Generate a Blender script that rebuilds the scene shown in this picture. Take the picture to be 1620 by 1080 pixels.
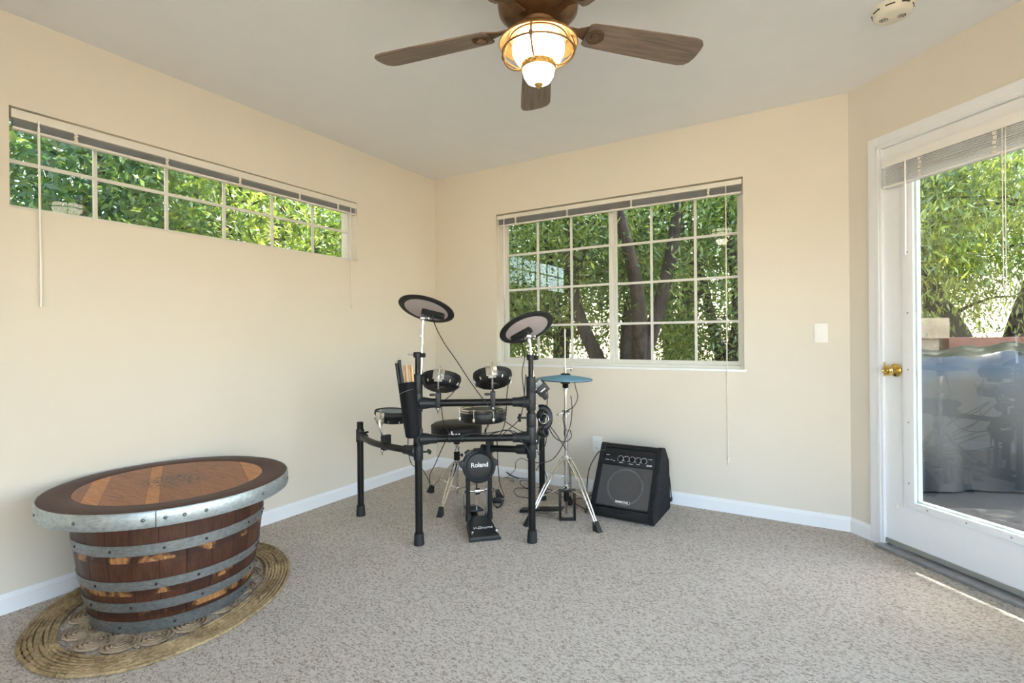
import bpy, bmesh, math, random
import numpy as np
from mathutils import Matrix, Vector

scene = bpy.context.scene
for _o in list(bpy.data.objects):
    bpy.data.objects.remove(_o, do_unlink=True)
COL = scene.collection
R = math.radians
PI = math.pi
random.seed(11)

# ------------------------------------------------------------------ camera
CAM = Vector((2.8374, -3.4222, 1.0976))
YAW = 0.545255
ROLL = 0.008407
_f = Vector((-math.sin(YAW), math.cos(YAW), 0))
_r = Vector((math.cos(YAW), math.sin(YAW), 0))
_u = Vector((0, 0, 1))
cx = _r * math.cos(ROLL) - _u * math.sin(ROLL)
cy = _u * math.cos(ROLL) + _r * math.sin(ROLL)
cam_data = bpy.data.cameras.new('camera')
cam_data.sensor_width = 36.0
cam_data.lens = 813.786 / 1620.0 * 36.0
cam_data.shift_y = -(540.0 - 532.92) / 1620.0
cam_data.clip_start = 0.05
cam_data.clip_end = 300
cam = bpy.data.objects.new('camera', cam_data)
cam.matrix_world = Matrix(((cx.x, cy.x, -_f.x, CAM.x), (cx.y, cy.y, -_f.y, CAM.y), (cx.z, cy.z, -_f.z, CAM.z), (0, 0, 0, 1)))
COL.objects.link(cam)
scene.camera = cam

# ------------------------------------------------------------------ light and exposure
LAMP = 6.5
SKY = 1.5
SUN = 15.0
scene.view_settings.view_transform = 'Standard'
scene.view_settings.look = 'None'
scene.view_settings.exposure = 0.92
scene.view_settings.gamma = 1.0
scene.view_settings.use_curve_mapping = False
scene.cycles.max_bounces = 14
scene.cycles.diffuse_bounces = 8
scene.cycles.transparent_max_bounces = 24
scene.cycles.caustics_reflective = False
scene.cycles.caustics_refractive = False
scene.cycles.sample_clamp_indirect = 6.0

SUN_AZ, SUN_EL = R(75), R(60)          # measured from +x towards +y
sun_dir = Vector((math.cos(SUN_AZ) * math.cos(SUN_EL), math.sin(SUN_AZ) * math.cos(SUN_EL), math.sin(SUN_EL)))
world = bpy.data.worlds.new('sky')
scene.world = world
world.use_nodes = True
wn, wl = world.node_tree.nodes, world.node_tree.links
wn.clear()
w_out = wn.new('ShaderNodeOutputWorld')
w_bg = wn.new('ShaderNodeBackground')
w_sky = wn.new('ShaderNodeTexSky')
w_sky.sky_type = 'NISHITA'
w_sky.sun_disc = False
w_sky.sun_elevation = SUN_EL
w_sky.sun_rotation = PI / 2 - SUN_AZ
w_sky.air_density = 1.0
w_sky.dust_density = 2.5
w_bg.inputs['Strength'].default_value = SKY
w_haze = wn.new('ShaderNodeMix')
w_haze.data_type, w_haze.blend_type = 'RGBA', 'MULTIPLY'
w_haze.inputs[0].default_value = 1.0
w_haze.inputs[7].default_value = (1.0, 0.91, 0.81, 1.0)         # warm haze
wl.new(w_sky.outputs[0], w_haze.inputs[6])
wl.new(w_haze.outputs[2], w_bg.inputs['Color'])
wl.new(w_bg.outputs[0], w_out.inputs['Surface'])
sun_data = bpy.data.lights.new('sun', 'SUN')
sun_data.energy = SUN
sun_data.angle = R(0.6)
sun_data.color = (1.0, 0.95, 0.86)
sun = bpy.data.objects.new('sun', sun_data)
sun.rotation_euler = (-sun_dir).to_track_quat('-Z', 'Y').to_euler()
sun.location = (6, 10, 12)
COL.objects.link(sun)

# ------------------------------------------------------------------ materials
def lin(c):
    return tuple(((v / 255.0) / 12.92 if v / 255.0 <= 0.04045 else ((v / 255.0 + 0.055) / 1.055) ** 2.4) for v in c)


class Mat:
    def __init__(self, name):
        self.m = bpy.data.materials.new(name)
        self.m.use_nodes = True
        self.n, self.l = self.m.node_tree.nodes, self.m.node_tree.links
        self.b = self.n['Principled BSDF']
        self.out = self.n['Material Output']

    def set(self, **k):
        for a, v in k.items():
            self.b.inputs[a.replace('_', ' ')].default_value = v
        return self

    def node(self, t, **k):
        x = self.n.new(t)
        for a, v in k.items():
            setattr(x, a, v)
        return x

    def coord(self, scale=(1, 1, 1), rot=(0, 0, 0), kind='Object', loc=(0, 0, 0)):
        tc = self.node('ShaderNodeTexCoord')
        mp = self.node('ShaderNodeMapping')
        mp.inputs['Scale'].default_value = scale
        mp.inputs['Rotation'].default_value = rot
        mp.inputs['Location'].default_value = loc
        self.l.new(tc.outputs[kind], mp.inputs['Vector'])
        return mp.outputs[0]

    def noise(self, vec, scale, detail=4, rough=0.55, dist=0.0):
        t = self.node('ShaderNodeTexNoise')
        t.inputs['Scale'].default_value = scale
        t.inputs['Detail'].default_value = detail
        t.inputs['Roughness'].default_value = rough
        t.inputs['Distortion'].default_value = dist
        if vec is not None:
            self.l.new(vec, t.inputs['Vector'])
        return t.outputs['Fac']

    def ramp(self, fac, stops, interp='LINEAR'):
        t = self.node('ShaderNodeValToRGB')
        t.color_ramp.interpolation = interp
        e = t.color_ramp.elements
        while len(e) < len(stops):
            e.new(0.5)
        for i, (p, c) in enumerate(stops):
            e[i].position = p
            e[i].color = tuple(c) + (1,) if len(c) == 3 else c
        self.l.new(fac, t.inputs[0])
        return t.outputs[0]

    def math(self, op, a, b=None, c=None):
        t = self.node('ShaderNodeMath', operation=op)
        for i, v in enumerate((a, b, c)):
            if v is None:
                continue
            if isinstance(v, (int, float)):
                t.inputs[i].default_value = v
            else:
                self.l.new(v, t.inputs[i])
        return t.outputs[0]

    def mix(self, fac, a, b, mode='MIX'):
        t = self.node('ShaderNodeMix', data_type='RGBA', blend_type=mode)
        for s, v in ((t.inputs[0], fac), (t.inputs[6], a), (t.inputs[7], b)):
            if isinstance(v, (int, float)):
                s.default_value = v
            elif isinstance(v, tuple):
                s.default_value = v + (1,) if len(v) == 3 else v
            else:
                self.l.new(v, s)
        return t.outputs[2]

    def color(self, sock):
        self.l.new(sock, self.b.inputs['Base Color'])
        return self

    def bump(self, h, strength=0.2, dist=0.002):
        t = self.node('ShaderNodeBump')
        t.inputs['Strength'].default_value = strength
        t.inputs['Distance'].default_value = dist
        self.l.new(h, t.inputs['Height'])
        self.l.new(t.outputs[0], self.b.inputs['Normal'])
        return self


def simple(name, col, rough=0.5, metal=0.0, var=0.06, scale=18.0, bump=0.0, bscale=None, spec=None):
    """one colour with a little procedural unevenness"""
    m = Mat(name).set(Roughness=rough, Metallic=metal)
    if spec is not None:
        m.b.inputs['Specular IOR Level'].default_value = spec
    v = m.coord()
    n = m.noise(v, scale, 3)
    a = tuple(max(0, c * (1 - var)) for c in col)
    b = tuple(min(1, c * (1 + var)) for c in col)
    m.color(m.ramp(n, [(0.3, a), (0.7, b)]))
    if bump:
        m.bump(m.noise(v, bscale or scale * 6, 2), bump, 0.001)
    return m.m


M = {}
M['paint_wall'] = simple('cream_wall_paint', (0.72, 0.672, 0.590), 0.75, var=0.012, scale=3, bump=0.16, bscale=120, spec=0.25)
M['paint_ceiling'] = simple('ceiling_paint', (0.82, 0.83, 0.84), 0.85, var=0.012, scale=5, bump=0.4, bscale=70, spec=0.2)
M['white'] = simple('white_gloss_paint', (0.83, 0.85, 0.885), 0.4, var=0.01)
M['white_plastic'] = simple('white_plastic', (0.82, 0.82, 0.80), 0.35, var=0.01)
M['ivory'] = simple('ivory_plastic', (0.76, 0.72, 0.60), 0.4, var=0.02)
M['dark_slot'] = simple('dark_gap', (0.012, 0.012, 0.01), 0.7)
M['vinyl'] = simple('vinyl_window_frame', (0.70, 0.70, 0.66), 0.45, var=0.02)
M['blind'] = simple('blind_slat', (0.72, 0.70, 0.64), 0.45, var=0.02)
M['blind_shaded'] = simple('shaded_blind_slat', (0.52, 0.54, 0.58), 0.45, var=0.03)  # slat stack darker than the rails: its shade is put into the colour
M['door_slat'] = simple('door_blind_slat', (0.82, 0.83, 0.86), 0.4, var=0.03)
M['cord'] = simple('blind_cord', (0.78, 0.74, 0.66), 0.7)
M['brass'] = simple('polished_brass', (0.83, 0.60, 0.20), 0.16, 1.0, 0.04)
M['sweep'] = simple('door_sweep', (0.28, 0.28, 0.25), 0.55)
M['aluminium'] = simple('threshold_metal', (0.36, 0.36, 0.37), 0.4, 0.6, 0.15, 30)
M['black_metal'] = simple('black_satin_metal', (0.006, 0.006, 0.0065), 0.36, 0.0, 0.2, 30, spec=0.35)
M['black_plastic'] = simple('black_plastic', (0.010, 0.0105, 0.0115), 0.42, 0.0, 0.15, 30, spec=0.4)
M['slate_plastic'] = simple('slate_black_plastic', (0.013, 0.015, 0.018), 0.45, 0.0, 0.15, 30, spec=0.4)
M['rubber'] = simple('black_rubber', (0.012, 0.012, 0.0125), 0.62, 0.0, 0.15, 40, 0.1)
M['fabric_black'] = simple('black_nylon', (0.006, 0.006, 0.008), 0.75, 0.0, 0.3, 60, 0.25, 500, 0.25)
M['vinyl_black'] = simple('black_upholstery', (0.008, 0.008, 0.0085), 0.5, 0.0, 0.2, 20, 0.1, 200, 0.35)
M['chrome'] = simple('chrome', (0.78, 0.78, 0.78), 0.12, 1.0, 0.03)
M['steel'] = simple('bright_steel', (0.62, 0.61, 0.57), 0.25, 1.0, 0.08)
M['cable'] = simple('cable_rubber', (0.012, 0.012, 0.013), 0.5)
M['cable_white'] = simple('white_cable', (0.7, 0.71, 0.72), 0.5)
M['pad_under'] = simple('lilac_grey_plate', (0.44, 0.385, 0.385), 0.5, 0.0, 0.05, 8)
M['pad_blue'] = simple('blue_grey_rubber', (0.16, 0.345, 0.50), 0.45, 0.0, 0.10, 20)
M['head_blue'] = simple('pad_head', (0.16, 0.24, 0.31), 0.4, 0.0, 0.06, 20)
M['print_white'] = simple('white_print', (0.80, 0.80, 0.80), 0.5, var=0.01)
M['tan_wood'] = simple('hickory', (0.62, 0.42, 0.24), 0.5, 0.0, 0.12, 30)
M['head_dark'] = simple('dark_mesh_head', (0.05, 0.05, 0.052), 0.6)
M['grey_screen'] = simple('grey_module_face', (0.22, 0.24, 0.25), 0.35, 0.0, 0.08)
M['finial'] = simple('aged_gold', (0.55, 0.36, 0.12), 0.35, 0.9, 0.15, 40)


def glass_mat(name, f0, tint=(1, 1, 1), dust=0.03):
    m = Mat(name)
    m.n.remove(m.b)
    lw = m.node('ShaderNodeLayerWeight')
    lw.inputs['Blend'].default_value = 0.5
    fr = m.math('MULTIPLY_ADD', m.math('POWER', lw.outputs['Facing'], 5.0), 1.0 - f0, f0)   # Schlick
    tr = m.node('ShaderNodeBsdfTransparent')
    tr.inputs['Color'].default_value = tint + (1,)
    gl = m.node('ShaderNodeBsdfGlossy')
    gl.inputs['Roughness'].default_value = 0.0
    # faint streaks and dust give the pane its own colour
    v = m.coord((1, 1, 1))
    streak = m.ramp(m.noise(v, 3.0, 5, 0.65, 1.2), [(0.5, (0, 0, 0)), (0.82, (dust, dust, dust))])
    di = m.node('ShaderNodeBsdfDiffuse')
    di.inputs['Color'].default_value = (0.75, 0.8, 0.85, 1)
    mx = m.node('ShaderNodeMixShader')
    m.l.new(fr, mx.inputs[0])
    m.l.new(tr.outputs[0], mx.inputs[1])
    m.l.new(gl.outputs[0], mx.inputs[2])
    m2 = m.node('ShaderNodeMixShader')
    m.l.new(streak, m2.inputs[0])
    m.l.new(mx.outputs[0], m2.inputs[1])
    m.l.new(di.outputs[0], m2.inputs[2])
    m.l.new(m2.outputs[0], m.out.inputs['Surface'])
    return m.m


M['glass'] = glass_mat('window_glass', 0.022, (0.97, 0.985, 0.98))
M['glass_door'] = glass_mat('double_door_glass', 0.085, (0.95, 0.98, 0.98), 0.006)


def carpet():
    m = Mat('beige_carpet').set(Roughness=0.95)
    m.b.inputs['Specular IOR Level'].default_value = 0.1
    v = m.coord()
    v2 = m.coord((1.0, 1.7, 1.0), (0, 0, R(31)))
    fleck = m.noise(v2, 88, 3, 0.6, 0.6)
    fine = m.noise(v, 330, 2, 0.6)
    big = m.noise(v, 2.2, 3)
    c = m.ramp(fleck, [(0.35, (0.17, 0.13, 0.09)), (0.43, (0.45, 0.38, 0.305)), (0.50, (0.77, 0.70, 0.61)), (0.75, (0.90, 0.835, 0.755))])
    c = m.mix(0.25, c, m.ramp(fine, [(0.3, (0.40, 0.34, 0.27)), (0.7, (0.84, 0.77, 0.69))]))
    c = m.mix(0.2, c, m.ramp(big, [(0.35, (0.58, 0.51, 0.43)), (0.65, (0.74, 0.68, 0.60))]))
    m.color(c)
    h = m.math('ADD', m.math('MULTIPLY', fleck, 1.2), m.math('MULTIPLY', fine, 0.6))
    return m.bump(h, 0.9, 0.012).m


def wood(name, dark, light, along=(1, 0, 0), scale=1.0, rough=0.45, spread=0.35, stretch=14.0, per_object=0.25):
    m = Mat(name).set(Roughness=rough)
    a = Vector(along).normalized()
    rz = math.atan2(a.y, a.x)
    sc = (scale, scale * stretch, scale * stretch) if abs(a.z) < 0.5 else (scale * stretch, scale * stretch, scale)
    v = m.coord(sc, (0, 0, -rz) if abs(a.z) < 0.5 else (0, 0, 0))
    info = m.node('ShaderNodeObjectInfo')
    off = m.node('ShaderNodeVectorMath', operation='ADD')
    mul = m.node('ShaderNodeVectorMath', operation='SCALE')
    comb = m.node('ShaderNodeCombineXYZ')
    for i in range(3):
        m.l.new(info.outputs['Random'], comb.inputs[i])
    m.l.new(comb.outputs[0], mul.inputs[0])
    mul.inputs['Scale'].default_value = 37.0
    m.l.new(v, off.inputs[0])
    m.l.new(mul.outputs[0], off.inputs[1])
    g = m.noise(off.outputs[0], 3.0, 6, 0.6, spread)
    c = m.ramp(g, [(0.28, dark), (0.72, light)])
    k = m.math('MULTIPLY_ADD', info.outputs['Random'], 2 * per_object, 1 - per_object)
    kc = m.node('ShaderNodeCombineXYZ')
    for i in range(3):
        m.l.new(k, kc.inputs[i])
    c = m.mix(1.0, c, kc.outputs[0], 'MULTIPLY')
    m.color(c)
    m.bump(g, 0.12, 0.001)
    m.last = c
    return m


M['carpet'] = carpet()
M['blade'] = wood('walnut_blade', (0.115, 0.085, 0.060), (0.25, 0.19, 0.145), (1, 0, 0), 2.0, 0.5, per_object=0.05).m
M['bronze'] = simple('antique_bronze', (0.20, 0.115, 0.06), 0.38, 0.7, 0.35, 14)
M['bronze_wire'] = simple('bronze_wire', (0.25, 0.14, 0.05), 0.4, 0.6, 0.1)
M['dish'] = simple('hammered_gold_dish', (0.34, 0.18, 0.05), 0.45, 0.5, 0.22, 30)


def emit(name, col, s):
    m = Mat(name)
    m.n.remove(m.b)
    e = m.node('ShaderNodeEmission')
    e.inputs['Color'].default_value = col + (1,)
    e.inputs['Strength'].default_value = s
    m.l.new(e.outputs[0], m.out.inputs['Surface'])
    return m.m


# ------------------------------------------------------------------ mesh building
def frame_of(p0, p1):
    d = (Vector(p1) - Vector(p0))
    L = d.length
    d = d / L if L > 1e-9 else Vector((0, 0, 1))
    q = Vector((0, 0, 1)).rotation_difference(d)
    m = q.to_matrix().to_4x4()
    m.translation = Vector(p0)
    return m, L


class MB:
    """collects shapes in world coordinates; build() links them as one mesh object"""
    def __init__(self, xf=None):
        self.v, self.f = [], []
        self.xf = xf

    def add(self, verts, faces, m=None):
        o = len(self.v)
        mm = m
        if self.xf is not None:
            mm = self.xf @ m if m is not None else self.xf
        if mm is not None:
            verts = [mm @ Vector(q) for q in verts]
        self.v += [tuple(q) for q in verts]
        self.f += [tuple(i + o for i in f) for f in faces]
        return self

    def box(self, a, b, bevel=0.0, m=None):
        x0, y0, z0 = a
        x1, y1, z1 = b
        vs = [(x0, y0, z0), (x1, y0, z0), (x1, y1, z0), (x0, y1, z0), (x0, y0, z1), (x1, y0, z1), (x1, y1, z1), (x0, y1, z1)]
        fs = [(0, 3, 2, 1), (4, 5, 6, 7), (0, 1, 5, 4), (1, 2, 6, 5), (2, 3, 7, 6), (3, 0, 4, 7)]
        if bevel > 0:
            bm = bmesh.new()
            bv = [bm.verts.new(q) for q in vs]
            for f in fs:
                bm.faces.new([bv[i] for i in f])
            bmesh.ops.bevel(bm, geom=bm.edges[:], offset=bevel, segments=2, affect='EDGES', profile=0.6)
            bm.verts.index_update()
            vs = [tuple(q.co) for q in bm.verts]
            fs = [tuple(q.index for q in f.verts) for f in bm.faces]
            bm.free()
        return self.add(vs, fs, m)

    def prism(self, poly, h0, h1, m=None, bevel=0.0):
        """poly in xy, extruded along z"""
        n = len(poly)
        vs = [(x, y, h0) for x, y in poly] + [(x, y, h1) for x, y in poly]
        fs = [tuple(range(n - 1, -1, -1)), tuple(range(n, 2 * n))] + [(i, (i + 1) % n, n + (i + 1) % n, n + i) for i in range(n)]
        if bevel > 0:
            bm = bmesh.new()
            bv = [bm.verts.new(q) for q in vs]
            for f in fs:
                bm.faces.new([bv[i] for i in f])
            bmesh.ops.bevel(bm, geom=bm.edges[:], offset=bevel, segments=2, affect='EDGES', profile=0.6)
            bm.verts.index_update()
            vs = [tuple(q.co) for q in bm.verts]
            fs = [tuple(q.index for q in f.verts) for f in bm.faces]
            bm.free()
        return self.add(vs, fs, m)

    def lathe(self, prof, seg=32, m=None, a0=0.0, a1=2 * PI):
        """prof: list of (r, z)"""
        full = abs(a1 - a0 - 2 * PI) < 1e-6
        k = seg if full else seg + 1
        vs, fs, rings = [], [], []
        for r, z in prof:
            if r < 1e-6:
                rings.append([len(vs)])
                vs.append((0, 0, z))
            else:
                ring = []
                for i in range(k):
                    a = a0 + (a1 - a0) * i / seg
                    ring.append(len(vs))
                    vs.append((r * math.cos(a), r * math.sin(a), z))
                rings.append(ring)
        for A, B in zip(rings, rings[1:]):
            for i in range(seg):
                j = (i + 1) % k
                if len(A) == 1 and len(B) == 1:
                    continue
                if len(A) == 1:
                    fs.append((A[0], B[j], B[i])[::-1])
                elif len(B) == 1:
                    fs.append((A[i], A[j], B[0]))
                else:
                    fs.append((A[i], A[j], B[j], B[i]))
        return self.add(vs, fs, m)

    def cyl(self, p0, p1, r0, r1=None, seg=16):
        m, L = frame_of(p0, p1)
        r1 = r0 if r1 is None else r1
        c = min(r0, r1) * 0.12
        return self.lathe([(0, 0), (r0 - c, 0), (r0, c), (r1, L - c), (r1 - c, L), (0, L)], seg, m)

    def sphere(self, c, r, seg=16, sc=(1, 1, 1)):
        n = seg // 2
        prof = [(r * math.sin(PI * i / n), -r * math.cos(PI * i / n)) for i in range(n + 1)]
        prof[0], prof[-1] = (0, -r), (0, r)
        return self.lathe(prof, seg, Matrix.Translation(c) @ Matrix.Diagonal((*sc, 1)))

    def torus(self, R0, r, seg=48, k=10, m=None, a0=0, a1=2 * PI):
        pts = [(R0 * math.cos(a0 + (a1 - a0) * i / seg), R0 * math.sin(a0 + (a1 - a0) * i / seg), 0) for i in range(seg + (0 if abs(a1 - a0 - 2 * PI) < 1e-6 else 1))]
        return self.tube(pts, r, k, closed=abs(a1 - a0 - 2 * PI) < 1e-6, m=m)

    def tube(self, pts, r, k=8, closed=False, m=None, flat=1.0):
        pts = [Vector(q) for q in pts]
        n = len(pts)
        vs, fs = [], []
        prev = None
        for i, q in enumerate(pts):
            if closed:
                d = (pts[(i + 1) % n] - pts[i - 1])
            else:
                d = pts[min(i + 1, n - 1)] - pts[max(i - 1, 0)]
            d = d.normalized() if d.length > 1e-9 else Vector((0, 0, 1))
            if prev is None:
                ref = Vector((0, 0, 1)) if abs(d.z) < 0.95 else Vector((1, 0, 0))
                s = d.cross(ref).normalized()
            else:
                s = (prev - d * prev.dot(d))
                s = s.normalized() if s.length > 1e-6 else d.orthogonal().normalized()
            prev = s
            t = s.cross(d).normalized()
            rr = r[i] if isinstance(r, (list, tuple)) else r
            for j in range(k):
                a = 2 * PI * j / k
                vs.append(tuple(q + s * (rr * math.cos(a)) + t * (rr * flat * math.sin(a))))
        for i in range(n if closed else n - 1):
            for j in range(k):
                a, b = i * k + j, i * k + (j + 1) % k
                c, d2 = ((i + 1) % n) * k + (j + 1) % k, ((i + 1) % n) * k + j
                fs.append((a, d2, c, b))
        if not closed:
            fs.append(tuple(range(k)))
            fs.append(tuple((n - 1) * k + j for j in range(k - 1, -1, -1)))
        return self.add(vs, fs, m)

    def mesh(self, name, mat, origin=(0, 0, 0), smooth=40):
        me = bpy.data.meshes.new(name)
        o = Vector(origin)
        me.from_pydata([tuple(Vector(q) - o) for q in self.v], [], self.f)
        me.validate()
        bm = bmesh.new()
        bm.from_mesh(me)
        bmesh.ops.recalc_face_normals(bm, faces=bm.faces[:])
        bm.to_mesh(me)
        bm.free()
        if smooth:
            for p in me.polygons:
                p.use_smooth = True
            me.set_sharp_from_angle(angle=R(smooth))
        if mat is not None:
            me.materials.append(M[mat] if isinstance(mat, str) else mat)
        me.update()
        return me

    def build(self, name, mat, parent=None, label=None, smooth=40, origin=None, kind=None):
        a = np.array(self.v)
        lo, hi = a.min(0), a.max(0)
        o = Vector(origin) if origin is not None else Vector(((lo[0] + hi[0]) / 2, (lo[1] + hi[1]) / 2, lo[2]))
        ob = bpy.data.objects.new(name, self.mesh(name, mat, o, smooth))
        place(ob, Matrix.Translation(o), parent)
        if label:
            ob['label'] = label
        if kind:
            ob['kind'] = kind
        return ob


WORLD = {}


def place(ob, mw, parent=None):
    """link ob so that its world matrix is mw"""
    COL.objects.link(ob)
    if parent is not None:
        ob.parent = parent
        ob.matrix_basis = WORLD[parent.name].inverted() @ mw
    else:
        ob.matrix_basis = mw
    WORLD[ob.name] = mw.copy()
    return ob


def thing(name, label, cat, loc, group=None, rz=0.0):
    o = bpy.data.objects.new(name, None)
    o.empty_display_size = 0.05
    place(o, Matrix.Translation(Vector(loc)) @ Matrix.Rotation(rz, 4, 'Z'))
    return tag(o, label, cat, group)


def tag(o, label, cat, group=None, kind=None):
    o['label'] = label
    if cat:
        o['category'] = cat
    if group:
        o['group'] = group
    if kind:
        o['kind'] = kind
    return o


def struct(o, label=None, cat=None):
    o['kind'] = 'structure'
    if label:
        o['label'] = label
    if cat:
        o['category'] = cat
    return o


def inst(name, mesh, mw, parent=None):
    return place(bpy.data.objects.new(name, mesh), mw, parent)


def spline(pts, n=6):
    """Catmull-Rom through pts"""
    P = [Vector(q) for q in pts]
    P = [P[0] * 2 - P[1]] + P + [P[-1] * 2 - P[-2]]
    out = []
    for i in range(1, len(P) - 2):
        a, b, c, d = P[i - 1], P[i], P[i + 1], P[i + 2]
        for k in range(n):
            t = k / n
            out.append(0.5 * ((2 * b) + (c - a) * t + (2 * a - 5 * b + 4 * c - d) * t * t + (3 * b - a - 3 * c + d) * t ** 3))
    out.append(P[-2])
    return out


def text(name, s, mw, size, mat, parent, extrude=0.0006, shear=0.0, bold=0.0, spacing=1.0):
    c = bpy.data.curves.new(name, 'FONT')
    c.body = s
    c.size = size
    c.align_x, c.align_y = 'CENTER', 'CENTER'
    c.extrude = extrude
    c.shear = shear
    c.offset = bold
    c.space_character = spacing
    tmp = bpy.data.objects.new(name + '_tmp', c)
    COL.objects.link(tmp)
    dg = bpy.context.evaluated_depsgraph_get()
    me = bpy.data.meshes.new_from_object(tmp.evaluated_get(dg))
    me.name = name
    bpy.data.objects.remove(tmp, do_unlink=True)
    me.materials.clear()
    me.materials.append(M[mat])
    return inst(name, me, mw, parent)


def axes(o, x, y, z):
    x, y, z = Vector(x), Vector(y), Vector(z)
    return Matrix(((x.x, y.x, z.x, o[0]), (x.y, y.y, z.y, o[1]), (x.z, y.z, z.z, o[2]), (0, 0, 0, 1)))
# ------------------------------------------------------------------ the room
H = 2.44
X0 = 2.9604                      # where the window wall meets the angled door wall
LD = 1.35                        # length of the door wall
XR, YD = X0 + LD * math.sqrt(.5), -LD * math.sqrt(.5)
YR = -4.25
TH = 0.16
S2 = math.sqrt(.5)
FB = axes((0, 0, 0), (1, 0, 0), (0, 1, 0), (0, 0, 1))            # window wall: s = x
FL = axes((0, 0, 0), (0, 1, 0), (-1, 0, 0), (0, 0, 1))           # left wall:   s = y
FD = axes((X0, 0, 0), (S2, -S2, 0), (S2, S2, 0), (0, 0, 1))      # door wall:   s along it
FR = axes((XR, 0, 0), (0, -1, 0), (1, 0, 0), (0, 0, 1))          # right wall:  s = -y
FQ = axes((XR, YR, 0), (-1, 0, 0), (0, -1, 0), (0, 0, 1))        # rear wall


def wall(name, fr, s0, s1, holes, label, ext0=0.0, ext1=0.0):
    """one wall with its openings; y<0 is the room, the outer face may be longer than the inner one"""
    ss = sorted({s0, s1, *[v for h in holes for v in h[:2]]})
    zs = sorted({0.0, H, *[v for h in holes for v in h[2:]]})
    b = MB(fr)
    for a, c in zip(ss, ss[1:]):
        for z0, z1 in zip(zs, zs[1:]):
            if any(h[0] <= a and c <= h[1] and h[2] <= z0 and z1 <= h[3] for h in holes):
                continue
            b.box((a, 0, z0), (c, TH, z1))
    if ext0:
        b.box((s0 - ext0, 0.001, 0), (s0, TH, H))
    if ext1:
        b.box((s1, 0.001, 0), (s1 + ext1, TH, H))
    return struct(b.build(name, 'paint_wall', smooth=0), label)


WB = (0.623, 2.42, 0.883, 2.066)
WL = (-2.688, -0.858, 1.645, 2.062)
DO = (0.19, 1.12, 0.0, 2.062)
wall('wall_back', FB, 0, X0, [WB], 'cream painted wall with the wide gridded window', TH, 0.03)
wall('wall_left', FL, YR, 0, [WL], 'cream painted wall with the high strip window', TH, 0)
wall('wall_door', FD, 0, LD, [DO], 'short angled cream wall holding the glazed door', 0.03, 0.03)
WR = (1.30, 4.00, 0.06, 2.062)  # unseen opening, added to let cool daylight fill the room
wall('wall_right', FR, -YD, -YR, [WR], 'cream painted wall out of view with an added opening for fill daylight', 0.03, TH)
WQ = (0.08, 1.90, 0.30, 2.062)  # unseen opening, added for soft daylight from behind the camera
wall('wall_rear', FQ, 0, XR, [WQ], 'cream painted wall behind the viewer', 0, 0)

poly = [(0, 0), (0, YR), (XR, YR), (XR, YD), (X0, 0)]
struct(MB().prism(poly, -0.12, 0.0).build('floor', 'carpet', smooth=0), 'beige flecked cut-loop carpet')
ceil_poly = [(-TH, TH), (-TH, YR - TH), (XR + TH, YR - TH), (XR + TH, YD + .06), (X0 + .06, TH)]
struct(MB().prism(ceil_poly, H, H + 0.05).build('ceiling', 'paint_ceiling', smooth=0), 'off-white lightly textured ceiling')
EV = 1.085  # unseen overhang, widened to keep direct sun out of the room
shading_roof_poly = [(-EV, EV), (-EV, YR - EV), (XR + EV, YR - EV), (XR + EV, YD + EV * .42), (X0 + EV * .42, EV)]
M['shading_roof'] = simple('brown_shading_eave', (0.16, 0.10, 0.07), 0.8)
struct(MB().prism(shading_roof_poly, H + 0.06, H + 0.2).build('shading_roof', 'shading_roof', smooth=0), 'flat eave over the outer walls, unseen and widened to block the sun')


def baseboard(name, fr, s0, s1, m0=0.0, m1=0.0):
    """profiled white board; m0/m1 lengthen the room side to meet a neighbour at a corner"""
    b = MB(fr)
    prof = [(0, 0), (-.014, 0), (-.014, .062), (-.010, .070), (-.006, .080), (0, .080)]
    vs, k = [], len(prof)
    for s, mm in ((s0, m0), (s1, m1)):
        vs += [(s + mm * (-y), y, z) for y, z in prof]
    fs = [tuple(range(k)), tuple(range(2 * k - 1, k - 1, -1))] + [(i, (i + 1) % k, k + (i + 1) % k, k + i) for i in range(k)]
    b.add(vs, fs)
    return struct(b.build(name, 'white', smooth=25), 'white profiled baseboard')


baseboard('baseboard_back', FB, 0, X0, 1, -math.tan(R(22.5)))
baseboard('baseboard_left', FL, YR, 0, 1, -1)
baseboard('baseboard_door', FD, 0, .128, math.tan(R(22.5)), 0)
baseboard('baseboard_corner', FD, 1.185, LD, 0, -math.tan(R(22.5)))
baseboard('baseboard_right', FR, -YD, 1.30, math.tan(R(22.5)), 0)
baseboard('baseboard_rear', FQ, 0, XR, 1, -1)


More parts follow.
